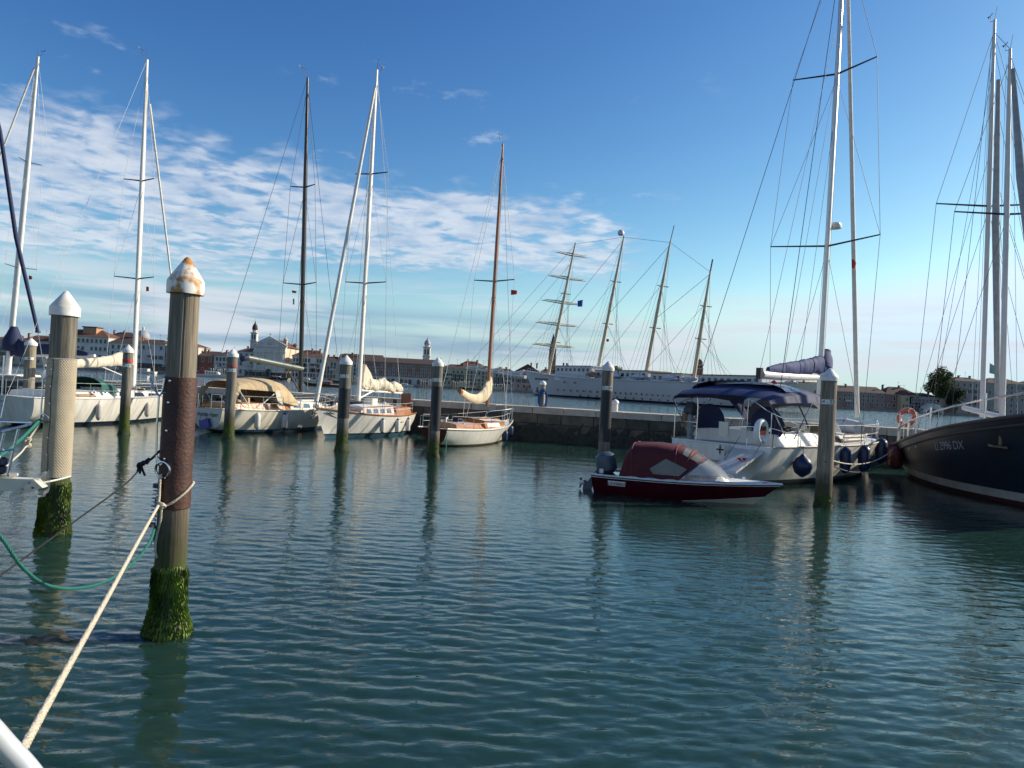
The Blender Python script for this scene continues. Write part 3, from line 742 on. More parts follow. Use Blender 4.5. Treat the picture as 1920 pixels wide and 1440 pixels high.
# ------------------------------------------------------------------ generic hull
class Hull:
    def __init__(s, L, beam, sheer, stern_w=.7, rake=.6, srake=0.0, mx=.42, bow=1.7, draft=.45, pw=.26, zk0=-.3, flare=.55):
        s.L, s.B, s.sheer, s.sw, s.rake, s.srake, s.mx, s.bow, s.draft, s.pw, s.zk0, s.flare = L, beam, sheer, stern_w, rake, srake, mx, bow, draft, pw, zk0, flare
    def hb(s, t):
        if t <= s.mx: return s.B / 2 * (s.sw + (1 - s.sw) * math.sin(math.pi / 2 * t / s.mx))
        return s.B / 2 * max(0.0, 1 - ((t - s.mx) / (1 - s.mx)) ** s.bow)
    def zk(s, t): return lerp(s.zk0, -s.draft, min(1, t / .3) ** .8) if t < .3 else -s.draft
    def pt(s, t, z, side, off=0.0):
        zk = s.zk(t); sh = s.sheer(t); z = max(z, zk)
        q = max(0, (z - zk) / (sh - zk)); p = s.pw + s.flare * t ** 3
        x0 = s.srake * z / s.sheer(0); x1 = s.L - s.rake * (1 - z / s.sheer(1))
        y = s.hb(t) * q ** p
        return Vector((lerp(x0, x1, t), side * (y + off), z))
    def build(s, o, topm, stripem, underm, w1, w2, n=26, rows=7, deckm=None, railm=None, transm=None, railr=.025, deck_in=.03, rub=None):
        f1 = w1 if callable(w1) else (lambda t: w1); f2 = w2 if callable(w2) else (lambda t: w2)
        ts = [1 - (1 - i / n) ** 1.0 for i in range(n + 1)]
        def band(name, lo, hi, m, k):
            b = MB()
            for side in (-1, 1):
                g = [[s.pt(t, lerp(lo(t), max(hi(t), s.zk(t)), j / k), side) for t in ts] for j in range(k + 1)]
                b.grid(g, side > 0)
            return b.build(name, m, o, local=True)
        h = band('hull', lambda t: max(f2(t), s.zk(t)), s.sheer, topm, rows)
        band('waterline_stripe', lambda t: max(f1(t), s.zk(t)), f2, stripem, 1)
        band('underbody', lambda t: -.35, f1, underm, 2)
        zs = [lerp(s.zk(0), s.sheer(0), (j / 8) ** 1.3) for j in range(9)]
        pts = [s.pt(0, z, -1) for z in zs[::-1]] + [s.pt(0, z, 1) for z in zs[1:]]
        MB().add(pts, [tuple(range(len(pts)))]).build('transom', transm or topm, o, local=True, smooth=False)
        b = MB(); rws = []
        for t in ts:
            hb = s.hb(t); z = s.sheer(t) - deck_in; x = s.pt(t, s.sheer(t), 1).x
            rws.append([(x, hb * k * .995, z + .05 * (1 - k * k) * min(1, hb)) for k in (-1, -.5, 0, .5, 1)])
        b.grid(rws, True).build('deck', deckm or DECKW, o, local=True)
        if railm:
            for side in (-1, 1):
                MB().tube([s.pt(t, s.sheer(t), side, .004) + Vector((0, 0, .01)) for t in ts], railr, 6).build('toe_rail', railm, o, local=True)
        return h
class Boat:
    def __init__(s, name, stern, bow, label, cat, group=None):
        st, bo = Vector((*stern, 0)), Vector((*bow, 0)); d = bo - st
        s.O = st; s.L = d.length; s.h = d.normalized(); s.l = Vector((-s.h.y, s.h.x, 0))
        s.o = thing(name, st, label, cat, group, math.atan2(s.h.y, s.h.x))
    def loc(s, p): q = Vector(p) - s.O; return Vector((q.dot(s.h), q.dot(s.l), q.z))
    def wor(s, p): return s.O + s.h * p[0] + s.l * p[1] + Vector((0, 0, p[2]))
    def pl(s, x, y, off=0.0):
        d = ray(x, y); t = (off - (CAM - s.O).dot(s.l)) / d.dot(s.l); return s.loc(CAM + d * t)
    def ps(s, x, y, a):
        d = ray(x, y); t = (a - (CAM - s.O).dot(s.h)) / d.dot(s.h); return s.loc(CAM + d * t)
    def part(s, mb, name, m, parent=None, smooth=True, label=None): return mb.build(name, m, parent or s.o, local=True, smooth=smooth, label=label)
    def wire(s, a, b, r=.007, m=None, name='stay', parent=None):
        return s.part(MB().tube([a, b], r, 5), name, m or WIRE, parent)
    def rig(s, base, topp, r, m, sps, fore=None, back=None, chain=1.1, cx=None, low=.5, wr=.007, sweep=.12, lm=None, deckz=1.0):
        """mast with spreaders: sps = list of (fraction of height, half length)"""
        base, topp = Vector(base), Vector(topp)
        n = 8
        ms = s.part(MB().tube([vl(base, topp, k / n) for k in range(n + 1)], [r * (1.0 if k < 6 else 1 - .15 * (k - 5)) for k in range(n + 1)], 12, r2=[r * 1.35 * (1.0 if k < 6 else 1 - .15 * (k - 5)) for k in range(n + 1)], up=(1, 0, 0)), 'mast', m)
        cx = base.x - .25 if cx is None else cx
        tips = []
        for fr, hl in sps:
            c = vl(base, topp, fr); tp = {}
            for sd in (-1, 1):
                e = c + Vector((-sweep * hl * 2, sd * hl, hl * .06)); tp[sd] = e
                s.part(MB().tube([c, e], [.035, .022], 6), 'spreader', WIRED, ms)
            tips.append((c, tp))
        ch = {sd: Vector((cx, sd * chain, deckz)) for sd in (-1, 1)}
        for sd in (-1, 1):
            pts = [ch[sd]] + [t[1][sd] for t in tips] + [vl(base, topp, .97)]
            s.part(MB().tube(pts, wr, 5), 'shroud', lm or WIRE)
            for i, (c, tp) in enumerate(tips):
                s.wire(ch[sd] + Vector((.3 if i == 0 else 0, 0, 0)) if i == 0 else tips[i - 1][1][sd], c + Vector((0, 0, -.15)), wr * .9, lm or WIRE, 'lower_shroud')
        if fore is not None: s.wire(vl(base, topp, .985), fore, wr, lm, 'forestay')
        if back is not None: s.wire(topp, back, wr, lm, 'backstay')
        for k in range(3):
            a_ = vl(base, topp, random.uniform(.8, .98)) + Vector((.0, random.choice((-1, 1)) * (r + .02), 0))
            s.wire(a_, base + Vector((random.uniform(-.3, .4), random.choice((-1, 1)) * random.uniform(.12, .3), .1)), wr * .8, WIREW, 'halyard', ms)
        # masthead gear
        s.part(MB().tube([topp, topp + Vector((.02, .06, .45))], .008, 5).tube([topp + Vector((-.12, 0, .02)), topp + Vector((-.35, 0, .10)), topp + Vector((-.35, 0, .30))], .009, 5).tube([topp + Vector((-.5, 0, .30)), topp + Vector((-.2, 0, .31))], .012, 5).add([topp + Vector((-.5, 0, .26)), topp + Vector((-.62, 0, .38)), topp + Vector((-.45, 0, .33))], [(0, 1, 2)]), 'wind_vane', WIRED, ms)
        return ms
    def lifelines(s, H, t0, t1, n, hgt=.6, sides=(-1, 1), inset=.06, m=None):
        for sd in sides:
            tops = []; mids = []
            for k in range(n + 1):
                t = lerp(t0, t1, k / n); b = H.pt(t, H.sheer(t), sd, -inset)
                e = b + Vector((0, 0, hgt)); tops.append(e); mids.append(b + Vector((0, 0, hgt * .52)))
                s.part(MB().tube([b - Vector((0, 0, .03)), e], .012, 6), 'stanchion', m or STEEL)
            for q in (tops, mids): s.part(MB().tube(q, .0065, 5), 'lifeline', WIREW)
    def rail(s, H, pts, r=.013, name='pulpit'):
        return s.part(MB().tube(smoothp(pts, 5), r, 7), name, STEEL)
    def pulpit(s, H, t0=.86, hgt=.62):
        a = [H.pt(t0, H.sheer(t0), sd, -.05) for sd in (-1, 1)]; tip = H.pt(1, H.sheer(1), 1)
        u = Vector((0, 0, hgt))
        s.part(MB().tube(smoothp([a[0], a[0] + u * .9, vl(a[0], tip, .6) + u, tip + u * 1.05 + Vector((.12, 0, 0)), vl(a[1], tip, .6) + u, a[1] + u * .9, a[1]], 5), .014, 7), 'pulpit', STEEL)
        for sd in (0, 1):
            m_ = vl(a[sd], tip, .6); s.part(MB().tube([m_, m_ + u], .012, 6), 'pulpit_leg', STEEL)
    def pushpit(s, H, t1=.10, hgt=.65, z=None):
        u = Vector((0, 0, hgt)); c = [H.pt(0.0, H.sheer(0), sd, -.06) for sd in (-1, 1)]; e = [H.pt(t1, H.sheer(t1), sd, -.06) for sd in (-1, 1)]
        for q in (1.0, .5):
            s.part(MB().tube([e[0] + u * q, c[0] + u * q, vl(c[0], c[1], .3) + u * q], .013, 7).tube([e[1] + u * q, c[1] + u * q, vl(c[1], c[0], .3) + u * q], .013, 7), 'pushpit', STEEL)
        for p in (*c, *e, vl(c[0], c[1], .3), vl(c[1], c[0], .3)): s.part(MB().tube([p, p + u], .012, 6), 'pushpit_leg', STEEL)
    def cabin(s, x0, x1, w0, w1, z0, h0, h1, m, roofm=None, winm=None, nw=3, wh=.14, overhang=.03, name='coachroof', slope=.12, winz=.5):
        """tapered cabin trunk with crowned roof and side windows"""
        n = 8; rows = []
        for k in range(n + 1):
            f = k / n; x = lerp(x0, x1, f); w = lerp(w0, w1, f) / 2; h = lerp(h0, h1, f) * (1 if f < .85 else 1 - (f - .85) * 2.2)
            xt = x - (.0 if f < .99 else .25)
            rows.append([(x, -w, z0), (xt, -w * (1 - slope), z0 + h), (xt, -w * .45, z0 + h + .05), (xt, 0, z0 + h + .07), (xt, w * .45, z0 + h + .05), (xt, w * (1 - slope), z0 + h), (x, w, z0)])
        c = s.part(MB().grid(rows).add(rows[0], [tuple(range(7))]).add(rows[-1], [tuple(range(7))[::-1]]), name, m, smooth=False)
        if roofm:
            rr_ = [[Vector(p) + Vector((0, 0, .03)) for p in (Vector(r_[1]) * 1.0 + Vector((0, -overhang, 0)), r_[2], r_[3], r_[4], Vector(r_[5]) + Vector((0, overhang, 0)))] for r_ in rows]
            s.part(MB().grid(rr_).grid([[p - Vector((0, 0, .035)) for p in r_] for r_ in rr_], True), 'cabin_top', roofm)
        for sd in (-1, 1):
            for k in range(nw):
                f0, f1 = .08 + .78 * k / nw, .08 + .78 * (k + .72) / nw
                q = []
                for f, g in ((f0, winz - .28), (f1, winz - .28), (f1 - .02, winz + .28), (f0 + .02, winz + .28)):
                    w = lerp(w0, w1, f) / 2; h = lerp(h0, h1, f)
                    q.append(Vector((lerp(x0, x1, f), sd * (w * (1 - slope * g) + .006), z0 + h * g)))
                s.part(MB().prism(q, (0, sd * .012, 0)), 'cabin_window', winm or DARKGL, c, smooth=False)
        return c
def fender(p, r, l, m, label, endm=None, ball=False, rope=.5, tilt=(0, 0)):
    p = Vector(p); o = thing('fender', p, label, 'fender', 'fenders hung along the hulls')
    ax = Vector((tilt[0], tilt[1], 1)).normalized()
    if ball: prof = [(.03, -l * .62), (r * .35, -l * .55), (r * .8, -l * .38), (r, -l * .08), (r * .96, l * .15), (r * .7, l * .38), (r * .3, l * .52), (.05, l * .62)]
    else: prof = [(.025, -l * .56), (r * .4, -l * .53), (r * .85, -l * .44), (r, -l * .34), (r, l * .34), (r * .85, l * .44), (r * .4, l * .53), (.025, l * .56)]
    if endm:
        MB().lathe(p, prof[2:6], 14, ax).build('fender_body', m, o)
        MB().lathe(p, prof[:3], 14, ax).build('fender_end', endm, o); MB().lathe(p, prof[5:], 14, ax).build('fender_end', endm, o)
    else: MB().lathe(p, prof, 14, ax).build('fender_body', m, o)
    MB().tube([p + ax * l * .5, p + ax * (l * .5 + rope)], .009, 5).build('lanyard', WIRED, o)
    return o
def fender_at(B, H, t, sd, dz, r, l, m, label, endm=None, ball=False, rope=None):
    sh = H.sheer(t); z = sh - dz; q = H.pt(t, max(z, .1), sd, r + .015)
    top_ = sh + .02 - (z + l * .5)
    return fender(B.wor(Vector((q.x, q.y, z))), r, l, m, label, endm, ball, rope if rope else max(.1, top_))
def canopy(B, rows, m, name, parent=None, th=.012):
    up = [[Vector(p) for p in r_] for r_ in rows]; dn = [[p - Vector((0, 0, th)) for p in r_] for r_ in up]
    return B.part(MB().grid(up).grid(dn, True), name, m, parent)
def put_text(B, txt, size, p, ux, uy, m, name, parent=None, shear=0.0, thing_parent=None):
    """text laid in the plane spanned by local ux (reading direction) and uy (up)"""
    me = text_mesh(txt, size, shear)
    ux = Vector(ux).normalized(); uy = Vector(uy); uy = (uy - ux * uy.dot(ux)).normalized(); uz = ux.cross(uy); p = Vector(p)
    for v in me.vertices: v.co = p + ux * v.co.x + uy * v.co.y + uz * (v.co.z + .004)
    me.materials.clear(); me.materials.append(m)
    return link(name, me, parent or B.o, True)
# ------------------------------------------------------------------ piles
def wood_mat(name, c, zg, zd, seed):
    """weathered pile timber: grey grain, wet dark band and green algae near the tide line (world height)"""
    m = bpy.data.materials.new(name); m.use_nodes = True; t = m.node_tree; b = t.nodes['Principled BSDF']; b.inputs['Roughness'].default_value = .85
    b.inputs['Specular IOR Level'].default_value = .3
    g = t.nodes.new('ShaderNodeNewGeometry'); mp = t.nodes.new('ShaderNodeMapping'); mp.inputs['Scale'].default_value = (26, 26, 1.3); mp.inputs['Location'].default_value = (seed, 0, 0)
    t.links.new(g.outputs['Position'], mp.inputs[0])
    n = t.nodes.new('ShaderNodeTexNoise'); n.inputs['Scale'].default_value = 1; n.inputs['Detail'].default_value = 8; n.inputs['Roughness'].default_value = .65
    t.links.new(mp.outputs[0], n.inputs[0])
    r = t.nodes.new('ShaderNodeValToRGB'); e = r.color_ramp.elements
    e[0].position = .32; e[0].color = (*[v * .35 for v in c], 1); e[1].position = .66; e[1].color = (*[v * 1.15 for v in c], 1)
    t.links.new(n.outputs[0], r.inputs[0])
    n2 = t.nodes.new('ShaderNodeTexNoise'); n2.inputs['Scale'].default_value = 4.5; n2.inputs['Detail'].default_value = 5
    t.links.new(g.outputs['Position'], n2.inputs[0])
    sp = t.nodes.new('ShaderNodeSeparateXYZ'); t.links.new(g.outputs['Position'], sp.inputs[0])
    ad = t.nodes.new('ShaderNodeMath'); ad.operation = 'MULTIPLY_ADD'; t.links.new(n2.outputs[0], ad.inputs[0]); ad.inputs[1].default_value = -.5; t.links.new(sp.outputs[2], ad.inputs[2])
    def mix(lo, hi, col, prev):
        mr = t.nodes.new('ShaderNodeMapRange'); mr.inputs[1].default_value = lo - .25; mr.inputs[2].default_value = hi - .25; mr.inputs[3].default_value = 1; mr.inputs[4].default_value = 0
        t.links.new(ad.outputs[0], mr.inputs[0]); mx = t.nodes.new('ShaderNodeMix'); mx.data_type = 'RGBA'
        t.links.new(mr.outputs[0], mx.inputs[0]); t.links.new(prev, mx.inputs[6]); mx.inputs[7].default_value = (*col, 1); return mx.outputs[2]
    q = mix(zd * .6, zd, (.07, .06, .035), r.outputs[0]); q = mix(zg * .45, zg, (.05, .075, .012), q)
    t.links.new(q, b.inputs['Base Color'])
    bp = t.nodes.new('ShaderNodeBump'); bp.inputs['Strength'].default_value = .8; bp.inputs['Distance'].default_value = .012
    t.links.new(n.outputs[0], bp.inputs['Height']); t.links.new(bp.outputs[0], b.inputs['Normal'])
    return m
MOSS = mat('algae_bright', (.12, .19, .012), .6, var=.6, vs_=5, c2=(.012, .022, .006))
RUST = mat('rusty_brown_sleeve', (.072, .027, .017), .6, var=.35, vs_=7, bump=.35, bs=40, c2=(.045, .016, .011))
SLEEVEB = None
def knurl():
    m = mat('beige_knurled_sleeve', (.44, .37, .26), .6, var=.14, vs_=5); t = m.node_tree; b = t.nodes['Principled BSDF']
    g = t.nodes.new('ShaderNodeTexCoord'); u = t.nodes.new('ShaderNodeSeparateXYZ'); t.links.new(g.outputs['Object'], u.inputs[0])
    an = t.nodes.new('ShaderNodeMath'); an.operation = 'ARCTAN2'; t.links.new(u.outputs[1], an.inputs[0]); t.links.new(u.outputs[0], an.inputs[1])
    def s_(k1, k2):
        a = t.nodes.new('ShaderNodeMath'); a.operation = 'MULTIPLY'; t.links.new(an.outputs[0], a.inputs[0]); a.inputs[1].default_value = k1
        c = t.nodes.new('ShaderNodeMath'); c.operation = 'MULTIPLY_ADD'; t.links.new(u.outputs[2], c.inputs[0]); c.inputs[1].default_value = k2; t.links.new(a.outputs[0], c.inputs[2])
        d = t.nodes.new('ShaderNodeMath'); d.operation = 'SINE'; t.links.new(c.outputs[0], d.inputs[0]); return d
    p_, q_ = s_(34, 150), s_(34, -150)
    mm = t.nodes.new('ShaderNodeMath'); mm.operation = 'MAXIMUM'; t.links.new(p_.outputs[0], mm.inputs[0]); t.links.new(q_.outputs[0], mm.inputs[1])
    bp = t.nodes.new('ShaderNodeBump'); bp.inputs['Strength'].default_value = .8; bp.inputs['Distance'].default_value = .005
    t.links.new(mm.outputs[0], bp.inputs['Height']); t.links.new(bp.outputs[0], b.inputs['Normal']); return m
CAPW = mat('cap_white', (.80, .78, .72), .45, var=.1, vs_=7, c2=(.60, .57, .50))
CAPR = mat('cap_rust_stained', (.80, .78, .70), .5, vs_=6.5, var=.06, c2=(.46, .20, .04))
CAPR.node_tree.nodes['Color Ramp'].color_ramp.elements[0].position = .43; CAPR.node_tree.nodes['Color Ramp'].color_ramp.elements[1].position = .53
def pile(base, ytop, r, label, wood=(.26, .23, .18), cap=CAPW, cap_h=.30, zg=.7, zd=1.0, band=None, sign=None, sign_y=None, sign_off=0.0, ring=None, moss=(260, .38), flare=1.0, seg=20, wobble=.02, xt=None, capf=1.14):
    c = W(*base); zt = P(xt or base[0] + (base[1] - ytop) * .052, ytop, c.y).z
    ztip = zt; zs = zt - cap_h
    o = thing('mooring_pile', c, label, 'mooring pile', 'mooring piles standing in the basin')
    seed = random.uniform(0, 50)
    prof = [(r * 1.08, -1.0), (r * 1.06, 0)] + [(r * (1.04 - .05 * k / 8), zs * k / 8) for k in range(1, 9)] + [(r * .97, zs + .04)]
    (MB().timber(c, [(lerp(prof[0][0], prof[-1][0], k / 24), lerp(prof[0][1], prof[-1][1], k / 24)) for k in range(25)]) if seg > 24 else MB().lathe(c, prof, seg, wob=wobble)).build('shaft', wood_mat('pile_timber', wood, zg, zd, seed), o)
    cr_ = r * capf; h = cap_h
    tilt = Vector((random.uniform(-.03, .03), random.uniform(-.03, .03), 1))
    MB().lathe(c + Vector((0, 0, zs)), [(r * 1.02, .004), (cr_, 0), (cr_ * 1.01, h * .30), (cr_ * .98, h * .36), (cr_ * .55, h * .68), (cr_ * .16, h * .96), (cr_ * .06, h)], 24, tilt).build('cap', cap, o)
    toC = math.atan2(-c.y, -c.x)
    for (ya, yb, m, ex) in band or []:
        za, zb_ = P(base[0], ya, c.y).z, P(base[0], yb, c.y).z
        MB().lathe(c, [(r * ex * .97, zb_), (r * ex, zb_ + .004), (r * ex, za - .004), (r * ex * .97, za)], seg + 4).build('sleeve', m, o)
    if sign:
        zc = P(base[0], sign_y, c.y).z; rs = r * 1.055 + .004; hw = .17 / rs; hh = .055
        a0 = toC + sign_off
        s_ = MB().grid([[c + Vector((math.cos(a0 - hw + 2 * hw * k / 10) * rs, math.sin(a0 - hw + 2 * hw * k / 10) * rs, zc + z)) for k in range(11)] for z in (-hh, hh)]).build('number_sign', PLATE, o)
        me = text_mesh(sign, .125, spacing=.95)
        for v in me.vertices:
            an = a0 + v.co.x / rs; q = rs + .003 + max(0, v.co.z)
            z = v.co.y
            v.co = c + Vector((math.cos(an) * q, math.sin(an) * q, zc + z))
        me.materials.clear(); me.materials.append(INK); link('sign_number', me, s_)
    if ring:
        for zy, m in ring:
            z = P(base[0], zy, c.y).z
            MB().lathe(c, [(r * 1.03, z - .05), (r * 1.06, z - .045), (r * 1.06, z + .045), (r * 1.03, z + .05)], seg).build('ring_mark', m, o)
    n, hm = moss; b = MB()
    for k in range(n):
        an = random.uniform(0, 6.283); z = hm * random.random() ** 2.2 * 1.15 - .04
        q = r * (1.04 + flare * .55 * max(0, (1 - z / (hm * .55))) ** 1.3 * random.uniform(.4, 1))
        p = c + Vector((math.cos(an) * q, math.sin(an) * q, z)); l = random.uniform(.03, .10); w = random.uniform(.003, .010)
        tn = Vector((-math.sin(an), math.cos(an), 0)) * w; dn = Vector((math.cos(an) * random.uniform(-.01, .035), math.sin(an) * random.uniform(-.01, .035), -l))
        b.add([p - tn, p + tn, p + tn * .5 + dn * .7 + Vector((math.cos(an), math.sin(an), 0)) * .012, p + dn, p - tn * .6 + dn * .6], [(0, 1, 2, 3, 4)])
    b.build('algae', MOSS, o, smooth=False, kind='stuff')
    fl = [(r * (1.05 + flare * .34), -.8), (r * (1.05 + flare * .40), -.05), (r * (1.05 + flare * .30), hm * .12), (r * (1.03 + flare * .10), hm * .32), (r * 1.01, hm * .48), (r * .94, hm * .62)]
    MB().lathe(c, fl, 22, wob=.10).build('weed_foot', mat('weed_foot', (.035, .05, .010), .75, var=.7, vs_=8, bump=.9, bs=22), o)
    return o, c, zt
BLK = mat('black_tar_band', (.012, .013, .018), .5, var=.3, vs_=4)
pA, cA, tA = pile((313, 1186), 482, .130, 'tall grey pile with rust stained cap and long rusty brown sleeve', (.25, .21, .155), CAPR, .34, .92, 1.35, [(706, 951, RUST, 1.10)], moss=(5600, .58), flare=1.25, capf=1.24, seg=28, wobble=.012)
KN = knurl()
pB, cB, tB = pile((99, 1000), 545, .172, 'thick pile wrapped in a beige knurled sleeve', (.20, .18, .14), CAPW, .36, 1.25, 1.4, [], moss=(5200, .68), flare=.55, seg=28, wobble=.012)
zB0, zB1 = P(99, 893, cB.y).z, P(112, 673, cB.y).z
sv = MB().lathe((0, 0, 0), [(.178, zB0), (.189, zB0 + .005), (.189, zB1 - .005), (.178, zB1)], 48).build('sleeve', KN); sv.location = (cB.x, cB.y, 0)
sv.parent = pB; sv.matrix_parent_inverse = WM[pB].inverted()
tcB = math.atan2(-cB.y, -cB.x)
def on_pile(c, r, da, z):
    a_ = math.atan2(-c.y, -c.x) + da
    return c + Vector((math.cos(a_) * r, math.sin(a_) * r, z))
MB().tube([on_pile(cB, .190, -.62 + .05 * math.sin(k * 1.3), lerp(zB0, zB1, k / 12)) for k in range(13)], .006, 5).build('seam', WIRED, pB)
for k in range(7):
    p = on_pile(cB, .191, -.70, lerp(zB0 + .08, zB1 - .15, k / 6)); MB().lathe(p, [(.012, -.006), (.012, .004), (.004, .008)], 8, (p - cB) * Vector((1, 1, 0))).build('bolt', STEEL, pB)
MB().tube([on_pile(cB, .192, t, zB1 + .004) for t in np.linspace(-3.1, 3.1, 40)], .004, 4).build('binding_wire', WIREW, pB)
zA0, zA1 = P(320, 951, cA.y).z, P(335, 706, cA.y).z
for k, yy in enumerate((708, 748, 800, 852)):
    z = P(325, yy, cA.y).z; p = on_pile(cA, .147, -.62 - .03 * k, z - .03)
    MB().lathe(p, [(.013, -.006), (.013, .004), (.004, .008)], 10, (p - cA) * Vector((1, 1, 0))).build('bolt', STEEL, pA)
SD = (.24, .215, .175)
pile((232, 815), 646, .165, 'grey pile with worn red ring in front of white yacht hull', SD, CAPW, .30, 1.1, 1.5, sign='49 - 50', sign_y=685, sign_off=-.25, ring=[(676, REDP)], moss=(260, .45), flare=.6)
pile((428, 826), 654, .175, 'grey pile with red ring beside the cream yacht transom', SD, CAPW, .30, .8, 1.2, sign='50 - 51', sign_y=694, sign_off=-.25, ring=[(686, mat('faded_red', (.28, .07, .06), .7))], moss=(300, .55), flare=.8)
pile((640, 846), 666, .185, 'black banded pile before the bow of the varnished white yacht', (.20, .19, .155), CAPW, .31, .7, 1.0, [(728, 784, BLK, 1.03)], sign='51 - 52', sign_y=705, sign_off=-.3, moss=(340, .62), flare=.75)
pile((812, 860), 670, .165, 'black banded pile beside the dark wooden transom', (.22, .20, .165), CAPW, .29, .6, .9, [(724, 808, BLK, 1.03)], sign='52 - 53', sign_y=712, sign_off=-.22, moss=(320, .52), flare=.75)
pile((1130, 888), 677, .165, 'long black banded pile with boxed number above the red motorboat', (.26, .21, .16), CAPW, .29, .2, .7, [(733, 828, BLK, 1.03)], sign='53 - 54', sign_y=727, sign_off=-.08, moss=(220, .25), flare=.3)
pF, cF, tF = pile((1543, 950), 690, .178, 'plain grey brown pile in front of the white cruising yacht', (.31, .25, .185), CAPW, .30, .35, .9, sign='54 - 55', sign_y=753, sign_off=-.1, moss=(260, .35), flare=.45)
pile((50, 792), 634, .20, 'slim grey pile beside the leaning white yacht stern', (.34, .30, .22), CAPW, .30, 1.0, 1.2, sign='48', sign_y=672, sign_off=-.2, moss=(200, .45), flare=.4)

# hardware on the two near piles
fk = thing('mooring_hook', P(297, 800, cA.y - .1), 'tall stainless fork and rod fixed to the rusty sleeved pile', 'mooring hook')
Yk = cA.y - .12
def K(x, y, d=0.0): return P(x, y, Yk + d)
MB().tube([K(298, 742), K(297, 760), K(294, 800), K(293, 850), K(294, 866), K(299, 873), K(306, 871)], .0095, 8).build('rod', STEEL, fk)
MB().tube(smoothp([K(281, 709), K(287, 724), K(293, 735), K(298, 741), K(303, 737), K(306, 726), K(309, 709)], 4), .010, 8).build('fork', STEEL, fk)
MB().tube(smoothp([K(299, 742), K(303, 738), K(309, 737), K(317, 737)], 4), .008, 7).build('side_hook', STEEL, fk)
MB().prism([K(294, 855, -.02), K(305, 868, -.02), K(301, 873, -.02), K(295, 866, -.02)], (0, .02, 0)).build('plate', STEEL, fk, smooth=False)
rg = MB().torus(K(305, 881, -.02), .072, .011, (.25, 1, .1), 30, 8)
tag(rg.build('mooring_ring', STEEL), 'steel ring hanging from the hook on the rusty sleeved pile', 'ring')
spg = thing('mooring_spring', K(287, 945), 'steel coil mooring spring hanging beside the rusty sleeved pile', 'spring')
s0, s1 = K(295, 912, -.03), K(283, 985, -.03)
pts = []
axs = (s1 - s0).normalized(); u_ = axs.orthogonal().normalized(); w_ = axs.cross(u_)
for k in range(150):
    t = k / 149; an = t * 2 * math.pi * 10; pts.append(vl(s0, s1, t) + u_ * math.cos(an) * .030 + w_ * math.sin(an) * .030)
MB().tube(pts, .006, 5).build('coil', STEEL, spg)
MB().lathe(s0, [(.038, -.022), (.038, .012), (.02, .016)], 14, axs).build('end_collar', WIRED, spg); MB().lathe(s1, [(.038, -.022), (.040, .012), (.02, .016)], 14, axs).build('end_collar', WIRED, spg)
MB().tube([s0, K(298, 895, -.03)], .008, 6).build('shackle', STEEL, spg)
# pile B handle and ring
hk = thing('mooring_hook', P(80, 740, cB.y - .18), 'stainless bar handle fixed to the beige sleeved pile', 'mooring hook')
Yb = cB.y - .19
MB().tube(smoothp([P(96, 706, Yb), P(88, 705, Yb), P(81, 712, Yb), P(79, 745, Yb), P(77, 775, Yb), P(82, 785, Yb)], 5), .011, 8).build('handle_bar', STEEL, hk)
tag(MB().torus(P(84, 784, Yb - .02), .062, .010, (.2, 1, .35), 28, 8).build('mooring_ring', STEEL), 'steel ring hanging on the beige sleeved pile', 'ring')
# ------------------------------------------------------------------ white yacht (left)
def sheerf(a, b, c): return lambda t: a + (b - a) * t * t + (c - a) * 4 * t * (1 - t) * .5
B2 = Boat('sailing_yacht', (-18.6, 28.6), (-16.3, 38.2), 'white sailing yacht with cream boom cover and green sprayhood', 'sailboat')
H2 = Hull(B2.L, 3.2, lambda t: 1.10 + .22 * t * t - .06 * math.sin(math.pi * t), .78, .9, -.35, .42, 1.9, .45, .22, .12)
H2.build(B2.o, WHITE, NAVY, ANTIF, .03, .13, railm=ALU, railr=.02)
m2b, m2t = B2.pl(250, 724), B2.pl(276, 112)
ms2 = B2.rig(m2b, m2t, .092, MASTW, [(.33, 1.05), (.63, .80)], back=H2.pt(0, 1.1, 0), chain=1.35, wr=.008, lm=WIREW)
B2.part(MB().tube([B2.pl(281, 195), vl(B2.pl(281, 195), H2.pt(1, 1.3, 0), .97)], .045, 8), 'furled_headsail', SAILW)
bt = [B2.pl(x, y) for x, y in ((246, 667), (222, 673), (190, 678), (140, 681), (84, 677))]
cover(B2, bt, [.42, .30, .22, .20, .18, .15], [.14, .15, .15, .14, .12, .10], CANVC, 'boom_cover')
B2.part(MB().tube([bt[0] - Vector((0, 0, .36)), bt[-1] - Vector((0, 0, .16))], .06, 8), 'boom', MASTW)
B2.wire(m2b + Vector((-.1, 0, .3)), vl(bt[0], bt[-1], .42) - Vector((0, 0, .3)), .025, MASTW, 'boom_vang')
B2.cabin(B2.L * .40, B2.L * .80, 2.0, 1.1, 1.08, .34, .20, WHITE, None, DARKGL, 3)
B2.cabin(B2.L * .08, B2.L * .40, 2.3, 2.2, 1.06, .24, .26, WHITE, None, TEAK, 1, name='cockpit_coaming')
sp_ = []
for x, w, z in ((B2.L * .33, .95, .62), (B2.L * .36, .95, .60), (B2.L * .41, .92, .45), (B2.L * .44, .88, .12)):
    sp_.append([(x, w * math.cos(a_), 1.30 + z * math.sin(a_) ** .6) for a_ in np.linspace(0, math.pi, 11)])
canopy(B2, sp_, CANVG, 'sprayhood')
B2.lifelines(H2, .12, .84, 6); B2.pulpit(H2); B2.pushpit(H2)
hl = MB().tube([(B2.L * .03, .9, 1.1), (B2.L * .03, .9, 2.6)], .03, 7); B2.part(hl, 'aerial_pole', STEEL)
